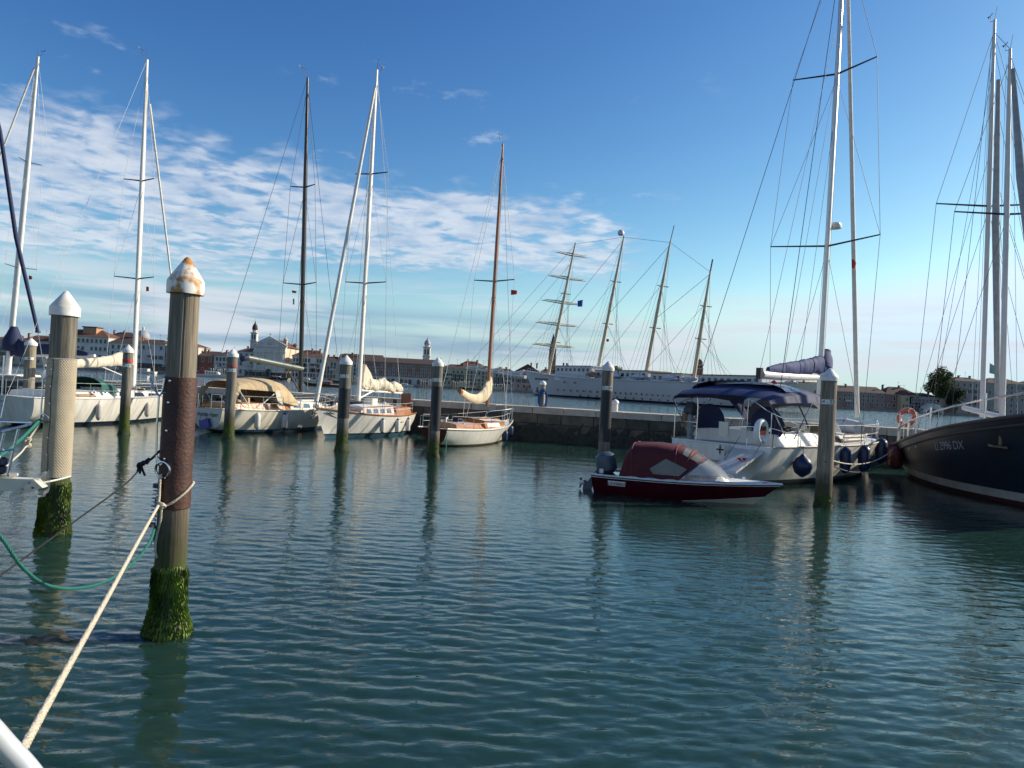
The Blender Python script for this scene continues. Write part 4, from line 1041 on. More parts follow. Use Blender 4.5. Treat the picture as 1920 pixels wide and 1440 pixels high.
B2.part(MB().lathe((B2.L * .16, 0, 1.75), [(.40, -.012), (.43, 0), (.40, .012)], 20, (1, 0, .15)).tube([(B2.L * .17, 0, 1.0), (B2.L * .16, 0, 1.75)], .06, 8), 'steering_wheel', STEEL)
for k, (t, lb) in enumerate(((.28, 'pale grey fender amidships on the white yacht'), (.44, 'pale grey fender behind the red ringed pile'), (.59, 'pale grey fender near the white yacht bow'))):
    fender_at(B2, H2, t, -1, .52, .11, .62, RUBG, lb)
B2.part(MB().box((B2.L * .62, 0, 1.44), (.5, .5, .05)).box((B2.L * .72, 0, 1.40), (.4, .45, .05)), 'deck_hatch', DARKGL)
for k, x in enumerate((.27, .33, .42)):
    for sd in (-1, 1): B2.part(MB().lathe((B2.L * x, sd * 1.15, 1.28), [(.08, 0), (.06, .05), (.07, .14), (.05, .16)], 12), 'winch', STEEL)
lad = MB()
for sd in (-.16, .16): lad.tube([(-.35, sd + .2, 1.12), (-.50, sd + .2, .30)], .014, 6)
for k in range(4): lad.tube([(-.38 - .035 * k, .04, .92 - .19 * k), (-.38 - .035 * k, .36, .92 - .19 * k)], .012, 6)
B2.part(lad, 'swim_ladder', STEEL)

# ------------------------------------------------------------------ yacht outside the breakwater (leaning mast, navy cover)
B1 = Boat('sailing_yacht', (-27.5, 47.6), (-38.0, 50.6), 'white yacht with leaning mast and navy mainsail cover behind breakwater', 'sailboat')
H1 = Hull(B1.L, 3.4, lambda t: 1.15 + .25 * t * t, .8, .9, -.3)
H1.build(B1.o, WHITE, NAVY, ANTIF, .03, .13, railm=ALU)
m1b, m1t = B1.pl(14, 705), B1.pl(71, 106)
ms1 = B1.rig(m1b, m1t, .15, MASTW, [(.34, 1.15), (.67, .85)], fore=None, back=H1.pt(0, 1.15, 0), chain=1.4, wr=.010, lm=WIREW)
B1.part(MB().tube([B1.pl(64, 128), B1.pl(-30, 370), B1.pl(-120, 600)], .055, 8), 'furled_headsail', SAILW)
b1 = [B1.pl(x, y) for x, y in ((26, 648), (50, 655), (95, 655), (140, 661), (166, 665))]
cover(B1, b1, [.62, .5, .36, .28, .2, .13], [.22, .2, .18, .15, .12, .10], CANVN, 'mainsail_cover')
ck = B1.pl(24, 620)
B1.part(MB().tube(smoothp([B1.pl(27, 612), B1.pl(25, 632), B1.pl(22, 658)], 4), [.18, .24, .32, .40, .48, .55, .60, .55, .45], 12, noise_=.06), 'mast_boot_cover', CANVN)
B1.part(MB().tube([b1[0] - Vector((0, 0, .55)), b1[-1] - Vector((0, 0, .12)), B1.pl(178, 667)], .10, 8), 'boom', MASTW)
B1.cabin(B1.L * .3, B1.L * .8, 2.1, 1.2, 1.15, .4, .25, WHITE, None, DARKGL, 4)
B1.lifelines(H1, .1, .85, 6); B1.pushpit(H1)
# furled dark headsail of the neighbour whose mast is out of view
nb_ = thing('furled_headsail', P(40, 450, 44), 'dark navy furled headsail on a stay crossing the leaning mast', 'sail')
MB().tube([P(-90, -110, 44), P(0, 245, 44), P(30, 445, 44), P(71, 622, 44)], [.10, .11, .12, .10], 10, noise_=.04).build('rolled_sail', CANVN, nb_)
MB().tube([P(71, 622, 44), P(84, 700, 44), P(90, 735, 44)], .02, 6).build('stay', WIRE, nb_)
MB().lathe(P(71, 622, 44), [(.13, -.06), (.15, 0), (.13, .06)], 12).build('furling_drum', WIRED, nb_)

# ------------------------------------------------------------------ cream yacht with tan cockpit tent
B3 = Boat('sailing_yacht', (-11.75, 29.8), (-8.2, 37.2), 'cream sailing yacht with tan cockpit tent and dark mast', 'sailboat')
H3 = Hull(B3.L, 2.7, lambda t: .98 + .16 * t * t - .08 * math.sin(math.pi * t), .70, 1.0, -.25, .42, 1.8, .45, .30, .16)
H3.build(B3.o, CREAM, ANTIFB, ANTIF, .05, .15, railm=CREAM, transm=mat('transom_white', (.62, .62, .60), .35, var=.08))
m3b, m3t = B3.pl(563, 735), B3.pl(577, 146)
B3.rig(m3b, m3t, .085, MASTD, [(.345, .95), (.655, .70)], fore=H3.pt(1, 1.14, 0), back=H3.pt(0, 1.0, 0), chain=1.2, wr=.009, lm=WIRED)
B3.part(MB().tube([B3.pl(567, 692), B3.pl(464, 671)], .105, 10, r2=.13), 'boom', mat('boom_slate', (.10, .12, .11), .4, .3, var=.12))
B3.part(MB().tube([B3.pl(464, 671), B3.pl(453, 673)], .12, 8), 'boom_end_cover', CANVN)
B3.part(MB().tube([B3.pl(538, 692), B3.pl(561, 733)], .035, 7), 'boom_vang', WIRED)
B3.cabin(B3.L * .44, B3.L * .78, 1.75, 1.05, .95, .36, .24, CREAM, None, BLUEGL, 3)
B3.cabin(B3.L * .05, B3.L * .44, 1.9, 1.85, .92, .26, .30, VARN, None, TEAK, 0, name='cockpit_coaming')
# tan tent: arched canvas from the aft frame to the sprayhood
tn = []
for x, w, z0, hh in ((B3.L * .06, .85, 1.75, .32), (B3.L * .16, .95, 1.70, .50), (B3.L * .26, .98, 1.66, .58), (B3.L * .34, .98, 1.62, .60)):
    tn.append([(x, w * math.cos(a_), z0 + hh * abs(math.sin(a_)) ** .7) for a_ in np.linspace(.05, math.pi - .05, 11)])
canopy(B3, tn, CANVT, 'cockpit_tent')
tn = []
for x, w, z0, hh in ((B3.L * .345, .98, 1.3, .92), (B3.L * .40, .98, 1.22, .90), (B3.L * .45, .92, 1.15, .66), (B3.L * .50, .85, 1.12, .22)):
    tn.append([(x, w * math.cos(a_), z0 + hh * abs(math.sin(a_)) ** .5) for a_ in np.linspace(0, math.pi, 11)])
canopy(B3, tn, CANVT, 'sprayhood')
for sd in (-1, 1):
    for xa, xb in ((.06, .13), (.34, .20), (.34, .36)):
        B3.part(MB().tube([(B3.L * xb, sd * 1.0, 1.1), (B3.L * xa, sd * .93, 1.80)], .018, 6), 'tent_frame', MASTW)
    B3.part(MB().prism([(B3.L * .04, sd * .84, 1.82), (B3.L * .09, sd * .86, 1.82), (B3.L * .03, sd * .98, 1.08), (-B3.L * .01, sd * .96, 1.08)], (0, sd * .01, 0)), 'tent_curtain', CANVT, smooth=False)
    B3.part(MB().prism([(B3.L * .30, sd * .97, 1.75), (B3.L * .345, sd * .97, 1.75), (B3.L * .36, sd * 1.02, 1.12), (B3.L * .33, sd * 1.02, 1.12)], (0, sd * .01, 0)), 'tent_curtain', CANVC, smooth=False)
B3.lifelines(H3, .10, .86, 6, .55); B3.pulpit(H3, .88, .55); B3.pushpit(H3, .08, .55)
put_text(B3, 'Rosso Piper', .23, H3.pt(0, .74, 0) + Vector((-.01, -.12, 0)), (0, -1, 0), (0, 0, 1), INK, 'boat_name', shear=.35)
put_text(B3, 'A.D.P.', .12, H3.pt(0, .55, 0) + Vector((-.015, -.12, 0)), (0, -1, 0), (0, 0, 1), INK, 'home_port')
bb = B3.wor(H3.pt(0, .36, 0) + Vector((-.12, -.02, 0)))
bg_ = thing('blue_bag', bb, 'bright blue bag hanging on the cream yacht transom', 'bag')
hx_ = B3.h; rb = Matrix(((B3.h.x, B3.l.x, 0), (B3.h.y, B3.l.y, 0), (0, 0, 1))) @ Matrix.Rotation(R(-13), 3, 'X')
MB().box(bb, (.10, .50, .34), rb, .97).build('bag_body', mat('blue_plastic', (.008, .03, .28), .4, var=.2), bg_, smooth=False)
MB().tube([bb + rb @ Vector((-.06, -.2, .17)), bb + rb @ Vector((.06, 0, .62)), bb + rb @ Vector((-.06, .2, .17))], .01, 5).build('strap', WIRED, bg_)
for t, lb, em in ((.19, 'long white fender amidships on the cream yacht', None), (.37, 'white fender with dark tip on the cream yacht', RUBN)):
    fender_at(B3, H3, t, -1, .42, .12, .62, RUBW, lb, em)
for t0, t1 in ((.30, .62), (.35, .66)):
    a_, b_ = B3.wor(H3.pt(t0, .95, -1, .03)), B3.wor(H3.pt(t1 + .22, 1.0, -1, .03))
    tag(MB().tube(sag(a_, b_, .26 + t0 * .3), .012, 6).build('mooring_rope', ROPEK), 'slack dark line looped along the cream yacht side' if t0 == .30 else 'second dark line drooping along the cream yacht side', 'rope')
B3.part(MB().box((B3.L * .66, 0, 1.32), (.9, .5, .05)), 'deck_hatch', DECKW, smooth=False)

# ------------------------------------------------------------------ white yacht with varnished trim, bow to us
B4 = Boat('sailing_yacht', (-5.2, 35.9), (-7.55, 29.55), 'white sailing yacht with varnished trim and loose cream mainsail', 'sailboat')
H4 = Hull(B4.L, 2.5, lambda t: .95 + .26 * t * t - .10 * math.sin(math.pi * t), .62, .75, -.15, .42, 1.7, .45, .28, -.1)
H4.build(B4.o, WHITE, BLACKP, mat('antifouling_teal', (.02, .09, .15), .6), .11, .17, railm=VARN, railr=.035)
m4b, m4t = B4.pl(672, 752), B4.pl(707, 131)
B4.rig(m4b, m4t, .082, MASTW, [(.355, 1.0), (.685, .80)], back=H4.pt(0, .95, 0), chain=1.15, wr=.009, lm=WIREW, sweep=.02)
B4.part(MB().tube([B4.pl(703, 165), vl(B4.pl(703, 165), H4.pt(1, 1.25, 0), .5), vl(B4.pl(703, 165), H4.pt(1, 1.25, 0), .985)], [.05, .075, .085], 10, noise_=.03), 'furled_headsail', SAILW)
B4.part(MB().tube([vl(B4.pl(703, 165), H4.pt(1, 1.25, 0), .985), H4.pt(1, 1.25, 0)], .03, 7), 'furling_drum', STEEL)
b4 = [B4.pl(x, y) for x, y in ((678, 722), (690, 719), (705, 722), (718, 719), (732, 727), (742, 724), (754, 731))]
cover(B4, b4, [.16, .22, .24, .20, .25, .19, .24, .20, .12], [.10, .15, .17, .13, .18, .14, .16, .12, .08], CANVC, 'loose_mainsail', crease=.24)
tri = [B4.pl(x, y) for x, y in ((682, 683), (676, 722), (684, 730), (700, 724), (692, 700))]
B4.part(MB().prism([p + Vector((0, -.1, 0)) for p in tri], (0, .2, 0)), 'mainsail_luff', CANVC)
B4.part(MB().tube([b4[0] - Vector((0, 0, .22)), b4[-1] - Vector((0, 0, .16))], .05, 8), 'boom', MASTW)
B4.part(MB().tube([m4b + Vector((0, 0, .1)), b4[2] - Vector((0, 0, .2))], .035, 7), 'boom_vang', MASTW)
B4.cabin(B4.L * .30, B4.L * .66, 1.7, 1.15, .92, .36, .30, mat('curtained_cabin', (.60, .42, .34), .5, var=.3, vs_=4), DECKW, BLUEGL, 4)
B4.cabin(B4.L * .06, B4.L * .30, 1.7, 1.75, .90, .34, .30, VARN, None, TEAK, 0, name='cockpit_coaming')
B4.part(MB().box((B4.L * .42, .1, 1.47), (.42, .42, .26)), 'deck_box', WHITE, smooth=False)
B4.part(MB().box((-.10, .25, 1.38), (.07, .50, .95)), 'rudder_board', MAHOG, smooth=False)
B4.lifelines(H4, .08, .86, 5, .52); B4.pulpit(H4, .86, .55)
ob = MB().box((-.30, -.38, 1.42), (.34, .22, .22), None, .85)
mo = B4.part(ob, 'outboard_motor', BLACKP); B4.part(MB().box((-.30, -.38, .98), (.12, .10, .75)), 'outboard_leg', WIRED, mo, smooth=False)
B4.part(MB().tube([H4.pt(1, 1.15, 0) + Vector((-.1, .12, .03)), H4.pt(1, 1.15, 0) + Vector((.38, .12, -.10)), H4.pt(1, 1.15, 0) + Vector((.42, .12, -.35))], .035, 7).prism([H4.pt(1, 1.15, 0) + Vector((.2, .05, -.12)), H4.pt(1, 1.15, 0) + Vector((.5, .12, -.22)), H4.pt(1, 1.15, 0) + Vector((.2, .2, -.12))], (0, 0, -.05)), 'anchor', WIRED)
for t, lb in ((.56, 'white fender with navy ends, foremost on the varnished trim yacht'), (.39, 'white fender with navy ends, middle of three on varnished yacht'), (.20, 'white fender with navy ends at the varnished yacht stern')):
    fender_at(B4, H4, t, 1, .44, .11, .58, RUBW, lb, RUBN)
for k, (ta, tb, dr) in enumerate(((.95, .62, .42), (.93, .58, .25))):
    a_, b_ = B4.wor(H4.pt(ta, 1.05, 1, .03)), B4.wor(H4.pt(tb - .3, .62, 1, .05))
    tag(MB().tube(sag(a_, b_, dr), .013, 6).build('mooring_rope', ROPEK), ['slack chain line hanging along the varnished yacht bow', 'taut dark line along the varnished yacht side'][k], 'rope')

# ------------------------------------------------------------------ small varnished sloop
B5 = Boat('sailing_sloop', (-2.78, 29.1), (.12, 34.9), 'small white sloop with varnished cabin and slack cream sail cover', 'sailboat')
H5 = Hull(B5.L, 2.15, lambda t: .70 + .20 * t * t - .10 * math.sin(math.pi * t), .60, .9, -.30, .45, 1.9, .42, .34, .10)
H5.build(B5.o, WHITE, mat('bronze_waterline', (.14, .08, .04), .5), ANTIF, .02, .07, railm=CREAM, railr=.03, transm=MAHOG)
m5b, m5t = B5.pl(913, 762), B5.pl(943, 270)
B5.rig(m5b, m5t, .072, mat('mast_varnished', (.30, .10, .03), .3, var=.3, vs_=5, stretch=(4, 4, .3), coat=.4), [(.475, .98)], fore=H5.pt(1, .9, 0), back=H5.pt(0, .7, 0), chain=1.0, wr=.010, lm=WIREW, sweep=.02)
c5 = [B5.pl(x, y) for x, y in ((919, 706), (917, 722), (909, 739), (895, 748), (880, 745), (864, 735))]
B5.part(MB().tube(smoothp(c5, 4), [.05, .07, .08, .10, .11, .12, .13, .13, .13, .13, .12, .12, .12, .11, .11, .10, .10, .09, .09, .08, .07], 14, noise_=.05, r2=[.07, .12, .18, .24, .28, .31, .33, .33, .31, .28, .25, .23, .21, .20, .19, .18, .17, .16, .15, .14, .12]), 'sail_cover', CANVT if False else mat('canvas_cream_warm', (.66, .55, .37), .85, var=.14, vs_=5, bump=.4, bs=8))
B5.part(MB().tube([c5[-1] + Vector((.05, 0, .0)), c5[-1] + Vector((-.12, 0, .08))], .10, 8), 'boom_end', VARN)
B5.cabin(B5.L * .40, B5.L * .78, 1.45, .95, .64, .30, .24, VARN, DECKW, PLATE, 1, wh=.1)
B5.cabin(B5.L * .06, B5.L * .40, 1.40, 1.45, .62, .24, .22, VARN, None, TEAK, 0, name='cockpit_coaming')
B5.part(MB().box((B5.L * .22, 0, .862), (B5.L * .26, 1.0, .012)), 'cockpit_well', mat('cockpit_dark', (.05, .025, .012), .6), smooth=False)
B5.part(MB().box((B5.L * .50, 0, 1.02), (.8, .55, .08)).box((B5.L * .70, 0, .98), (.45, .42, .08)), 'companion_hatch', VARN, smooth=False)
B5.lifelines(H5, .05, .80, 4, .50); B5.pulpit(H5, .80, .50)
B5.part(MB().tube([H5.pt(0, .7, -1) + Vector((0, .1, 0)), H5.pt(0, .7, -1) + Vector((-.02, .1, .45)), H5.pt(0, .7, 1) + Vector((-.02, -.1, .45)), H5.pt(0, .7, 1) + Vector((0, -.1, 0))], .013, 6), 'pushpit', STEEL)
B5.part(MB().box((-.34, 0, .35), (.05, .28, .75)), 'rudder', MAHOG, smooth=False)
fender_at(B5, H5, .74, -1, .42, .13, .42, RUBN, 'short navy fender low on the varnished sloop bow')
fender_at(B5, H5, .95, -1, .42, .14, .46, RUBN, 'round navy fender under the varnished sloop stem')
gp = [B5.wor(H5.pt(0, .6, -1, .02)), W(836, 845, .02)]
tag(MB().tube(sag(gp[0], gp[1] + Vector((0, 0, -.05)), .05), .014, 6).build('mooring_rope', ROPEG), 'green line hanging from the varnished sloop quarter into water', 'rope')

# ------------------------------------------------------------------ big white cruiser
B7 = Boat('sailing_yacht', (5.8, 21.75), (13.9, 29.05), 'large white cruising yacht with navy awning and twin wheels', 'sailboat')
H7 = Hull(B7.L, 3.7, lambda t: 1.12 + .10 * t * t, .90, .55, .35, .42, 2.0, .45, .20, .02, .35)
L7 = B7.L
H7.build(B7.o, WHITE, NAVY, ANTIF, .07, .17, railm=mat('teak_rail', (.50, .40, .27), .6), railr=.022)
m7b, m7t = B7.pl(1534, 772), B7.pl(1586, -150)
ms7 = B7.rig(m7b, m7t, .085, ALU, [(.335, 1.9), (.685, 1.45)], back=None, chain=1.6, wr=.008, lm=WIRED, sweep=.10, deckz=1.15)
B7.part(MB().tube([B7.pl(1588, -130), B7.pl(1599, 400), B7.pl(1607, 782)], [.05, .075, .085], 10, noise_=.03), 'furled_headsail', SAILW)
for sd in (-1, 1): B7.wire(m7t, H7.pt(.02, 1.1, sd, -.15), .010, WIRED, 'backstay')
rd = B7.pl(1564, 424); B7.part(MB().lathe(rd - Vector((0, 0, .1)), [(.12, 0), (.24, .02), (.26, .10), (.22, .19), (.06, .22)], 16), 'radar_dome', WHITE, ms7)
b7 = [B7.pl(x, y) for x, y in ((1547, 684), (1535, 683), (1515, 686), (1490, 690), (1465, 692), (1440, 694))]
cover(B7, b7, [.34, .31, .25, .23, .21, .18, .10], [.17, .17, .16, .15, .14, .12, .07], CANVB, 'sail_cover', crease=.06)
B7.part(MB().tube(smoothp([B7.pl(1551, 656), B7.pl(1549, 668), B7.pl(1545, 688)], 4), [.11, .12, .13, .15, .18, .20, .22, .23, .22], 14, r2=[.13, .16, .20, .25, .30, .36, .40, .42, .40], noise_=.08), 'mast_cover', CANVB)
B7.part(MB().tube([B7.pl(1532, 708), B7.pl(1480, 706), B7.pl(1428, 702)], [.10, .14, .12], 10), 'boom', MASTW)
B7.part(MB().box(B7.pl(1424, 700), (.14, .16, .34)), 'boom_end', BLACKP, smooth=False)
for xx_ in (1426, 1470, 1500): B7.wire(B7.pl(xx_, 690), B7.pl(1566, 60 + (xx_ - 1426) * 2), .007, WIRED, 'topping_lift')
# coachroof and cockpit
B7.cabin(L7 * .42, L7 * .82, 2.5, 1.3, 1.10, .42, .20, WHITE, None, DARKGL, 3)
B7.cabin(L7 * .10, L7 * .42, 3.0, 2.7, 1.08, .36, .42, WHITE, None, TEAK, 0, name='cockpit_coaming')
B7.part(MB().box((L7 * .235, 0, 1.475), (L7 * .25, 1.9, .02)), 'cockpit_floor', TEAK, smooth=False)
for sd in (-1, 1): B7.part(MB().grid([[Vector((lerp(L7 * .52, L7 * .70, f), sd * (1.10 - .18 * f), 1.18 + .055 * k)) + Vector((0, sd * (.10 if k % 2 else .05), 0)) for f in np.linspace(0, 1, 6)] for k in range(6)]), 'louvre', mat('louvre_grey', (.30, .29, .27), .6), smooth=False)
# sprayhood with clear panes
tn = []
for x, w, z0, hh in ((L7 * .36, 1.28, 1.50, 1.05), (L7 * .40, 1.30, 1.48, 1.05), (L7 * .45, 1.26, 1.46, .82), (L7 * .49, 1.2, 1.44, .45), (L7 * .52, 1.15, 1.42, .08)):
    tn.append([(x, w * math.cos(a_), z0 + hh * abs(math.sin(a_)) ** .45) for a_ in np.linspace(0, math.pi, 13)])
sh7 = canopy(B7, tn[:3], CANVN, 'sprayhood')
for sd in (0, 1):
    r0 = [tn[2][0 if sd else 12], tn[2][3 if sd else 9], tn[2][4 if sd else 8], tn[2][8 if sd else 4]]
for a_, b_, nm in ((0, 3, 'side'), (3, 6, 'front'), (6, 9, 'front'), (9, 12, 'side')):
    B7.part(MB().grid([tn[2][a_:b_ + 1], tn[3][a_:b_ + 1], tn[4][a_:b_ + 1]]), 'clear_pane', VINYL, sh7)
    B7.part(MB().tube([tn[2][b_], tn[3][b_], tn[4][b_]], .028, 6), 'pane_seam', CANVN, sh7)
# navy awning over the cockpit on bows
aw = []
for x, w, z0, hh in ((L7 * .02, 1.60, 2.30, .20), (L7 * .05, 1.66, 2.34, .34), (L7 * .13, 1.70, 2.38, .46), (L7 * .22, 1.70, 2.40, .50), (L7 * .31, 1.64, 2.34, .46), (L7 * .37, 1.52, 2.20, .40)):
    aw.append([(x, w * math.cos(a_), z0 + hh * abs(math.sin(a_)) ** .55 + random.uniform(-.012, .012)) for a_ in np.linspace(0, math.pi, 15)])
bim = canopy(B7, aw, mat('awning_navy', (.016, .032, .11), .7, var=.3, vs_=4, bump=.4, bs=5), 'awning')
for i in (0, 3):
    for sd in (0, -1): B7.part(MB().tube([aw[i][sd], (L7 * (.14 if i else .10), aw[2][sd][1] * .97, 1.35)], .016, 7), 'awning_bow', STEEL)
for sd in (0, -1):
    B7.part(MB().tube([aw[5][sd], (L7 * .36, aw[5][sd][1] * .95, 1.5)], .016, 7), 'awning_bow', STEEL)
    B7.part(MB().prism([aw[4][sd], aw[5][sd], (L7 * .42, aw[5][sd][1] * .92, 1.55), (L7 * .40, aw[5][sd][1] * .92, 1.5)], (0, .01, 0)), 'awning_curtain', CANVB, smooth=False)
# solar panels bent over the awning
spn = []
for x in (L7 * .10, L7 * .19): spn.append([(x, 1.66 * math.cos(a_) * .97, 2.43 + .52 * abs(math.sin(a_)) ** .55) for a_ in np.linspace(.25, math.pi - .25, 12)])
B7.part(MB().grid(spn).grid([[Vector(p) - Vector((0, 0, .02)) for p in r_] for r_ in spn], True), 'solar_panel', mat('solar_panel', (.10, .13, .18), .25, var=.2))
# twin wheels under navy covers
for sd in (-1, 1):
    c = Vector((L7 * .115, sd * .95, 1.70))
    w7 = B7.part(MB().lathe(c, [(.0, -.05), (.46, -.04), (.52, 0), (.46, .04), (.0, .05)], 26, (1, 0, .12)), 'wheel_cover', CANVN)
    B7.part(MB().box((L7 * .14, sd * .95, 1.35), (.16, .34, .75), None, .8), 'pedestal', WHITE, w7, smooth=False)
B7.lifelines(H7, .14, .86, 6, .62); B7.pulpit(H7, .87, .62)
for sd in (-1, 1):   # split pushpit, rounded tops
    a_ = H7.pt(.0, 1.12, sd, -.08); b_ = H7.pt(.13, 1.12, sd, -.08); u = Vector((0, 0, 1.25)); inn = Vector((.05, -sd * .75, 0))
    B7.part(MB().tube(smoothp([a_ + inn, a_ + inn + u * .92, a_ + inn * .8 + u, a_ + u * .75, b_ + u * .5], 5), .016, 7), 'pushpit', STEEL)
    B7.part(MB().tube([a_, a_ + u * .75], .015, 7), 'pushpit_leg', STEEL); B7.part(MB().tube([b_, b_ + u * .5], .014, 7), 'pushpit_leg', STEEL)
    B7.part(MB().tube([a_ + inn + u * .42, a_ + u * .42, b_ + u * .26], .012, 7), 'pushpit_bar', STEEL)
# swim platform folded half down, with struts
hb0 = H7.hb(0) * .97
B7.part(MB().prism([(.20, -hb0 + .15, .95), (.20, -.55, .95), (-.95, -.62, .42), (-.95, -hb0 + .25, .42)], (.02, 0, .07)), 'swim_platform', WHITE, smooth=False)
for yy in (-.7, -1.45): B7.part(MB().tube([(.25, yy, 1.35), (-.5, yy, .66)], .008, 5), 'platform_line', WIRED)
B7.part(MB().box((.16, .42, .86), (.30, 1.6, .45)), 'transom_seat', WHITE, smooth=False)
B7.part(MB().box((.30, -.15, 1.52), (.06, .30, .42)), 'transom_door', CREAM, smooth=False)
put_text(B7, '+', .5, (.0, -.25, .92), (0, -1, 0), (0, 0, 1), INK, 'compass_mark')
fl = MB().prism([(-.30, -1.25, .82), (-.32, -1.15, .80), (-.48, -1.32, .74)], (.01, 0, .01)).prism([(-.34, -1.10, .80), (-.36, -1.02, .785), (-.50, -1.25, .72)], (.01, 0, .01))
B7.part(fl, 'red_emblem', REDP, smooth=False)
# outboard clamped to the port rail
oc = H7.pt(.03, 1.12, 1, -.15) + Vector((-.08, -.35, .92))
om = B7.part(MB().box(oc, (.32, .28, .36), Matrix.Rotation(.25, 3, 'Y'), .82).box(oc + Vector((.0, 0, -.05)), (.36, .30, .12)), 'outboard_motor', mat('outboard_black', (.03, .035, .045), .35))
B7.part(MB().box(oc + Vector((0, 0, -.55)), (.14, .12, .75)).prism([oc + Vector((-.1, -.02, -.75)), oc + Vector((.22, -.02, -.8)), oc + Vector((.2, -.02, -1.02)), oc + Vector((-.05, -.02, -.98))], (0, .05, 0)), 'outboard_leg', mat('outboard_grey', (.25, .26, .27), .5), om, smooth=False)
B7.part(MB().box(oc + Vector((.3, .35, -.38)), (.06, .35, .42)), 'rail_board', TEAK, smooth=False)
# horseshoe lifebuoy on the starboard quarter
hc = B7.wor(B7.ps(1427, 810, .12))
lbv = -B7.l
hs = thing('horseshoe_buoy', hc, 'white horseshoe lifebuoy on the big cruiser quarter rail', 'lifebuoy')
pts = [hc + B7.h * (math.sin(t) * .24) + Vector((0, 0, math.cos(t) * .30)) for t in np.linspace(-2.75, 2.75, 22)]
MB().tube(pts, .085, 10, r2=.075).build('float', PLATE, hs)
MB().box(hc + lbv * .06 + Vector((0, 0, -.02)), (.12, .1, .12)).build('light', ORANGE, hs, smooth=False)
MB().box(hc + lbv * .05 + Vector((0, 0, .10)), (.14, .1, .12)).build('light_bracket', BLACKP, hs, smooth=False)
MB().box(hc + lbv * .07 + Vector((.05, 0, .04)), (.05, .06, .16)).build('lamp_yellow', mat('lamp_yellow', (.6, .45, .08), .5), hs, smooth=False)
# rolled dinghy on the foredeck
dg = thing('rolled_dinghy', B7.wor((L7 * .72, 0, 1.5)), 'rolled white inflatable dinghy lashed on the big cruiser foredeck', 'dinghy')
MB().tube([B7.wor((L7 * .68, -.9, 1.62)), B7.wor((L7 * .71, -.3, 1.66)), B7.wor((L7 * .73, .5, 1.66))], [.22, .26, .24], 14, noise_=.02).build('roll', RUBW, dg)
MB().torus(B7.wor((L7 * .71, -.3, 1.66)), .265, .015, B7.l, 20, 6).build('strap', WIRED, dg)
fender_at(B7, H7, .137, -1, .50, .27, .52, RUBN, 'big round blue fender on the white cruiser quarter', ball=True)
fender_at(B7, H7, .385, -1, .42, .16, .72, RUBN, 'long blue fender behind the plain grey brown pile')
fender_at(B7, H7, .52, -1, .42, .18, .76, RUBN, 'long blue fender on the white cruiser bow, nearer amidships')
fender_at(B7, H7, .75, -1, .30, .20, .80, RUBN, 'long blue fender under the white cruiser stem')

# ------------------------------------------------------------------ red motorboat
B6 = Boat('motorboat', (2.26, 18.7), (6.24, 17.3), 'dark red motorboat with red canvas cover and clear windscreen', 'motorboat')
L6 = B6.L
REDH = mat('hull_dark_red', (.055, .004, .010), .22, var=.2, vs_=3, coat=.5)
CREAMB = mat('bottom_cream', (.50, .45, .34), .5, var=.15)
H6 = Hull(L6, 1.72, lambda t: .44 + .07 * t * t, .88, .62, -.04, .40, 2.0, .30, .30, -.22, .75)
H6.build(B6.o, REDH, PLATE, CREAMB, lambda t: -.06 + .46 * max(0, t - .42) ** 1.15, lambda t: -.052 + .462 * max(0, t - .42) ** 1.15, railm=mat('rub_rail_white', (.72, .73, .74), .3), railr=.022, deckm=REDH)
for sd in (-1, 1): B6.part(MB().grid([[H6.pt(t, H6.sheer(t) - dz, sd, .006 if dz else .012) for t in np.linspace(0, 1, 22)] for dz in (.035, .05)]), 'trim_line', PLATE)
dk = [[(x, w * k, .515 + .03 * (1 - k * k)) for k in (-1, 0, 1)] for x, w in ((L6 * .66, .55), (L6 * .78, .42), (L6 * .90, .16))]
B6.part(MB().grid(dk), 'deck_panel', PLATE)
# red cover
def sec(x, w, z, k=.42, n=13): return [(x, w * math.copysign(abs(math.cos(a_)) ** k, math.cos(a_)), .43 + (z - .43) * abs(math.sin(a_)) ** .5) for a_ in np.linspace(0, math.pi, n)]
S = [sec(L6 * .145, .74, .50), sec(L6 * .170, .74, 1.00), sec(L6 * .21, .74, 1.24), sec(L6 * .34, .76, 1.27), sec(L6 * .45, .76, 1.24)]
def arch(xb, xt, w, z, k=.42, n=13): return [(lerp(L6 * xb, L6 * xt, abs(math.sin(a_)) ** .6), w * math.copysign(abs(math.cos(a_)) ** k, math.cos(a_)), .45 + (z - .45) * abs(math.sin(a_)) ** .55) for a_ in np.linspace(0, math.pi, n)]
S += [arch(.46, .535, .76, 1.12), arch(.47, .60, .755, .95)]
cv = B6.part(MB().grid(S).add(S[0], [tuple(range(13))]), 'canvas_cover', CANVR)
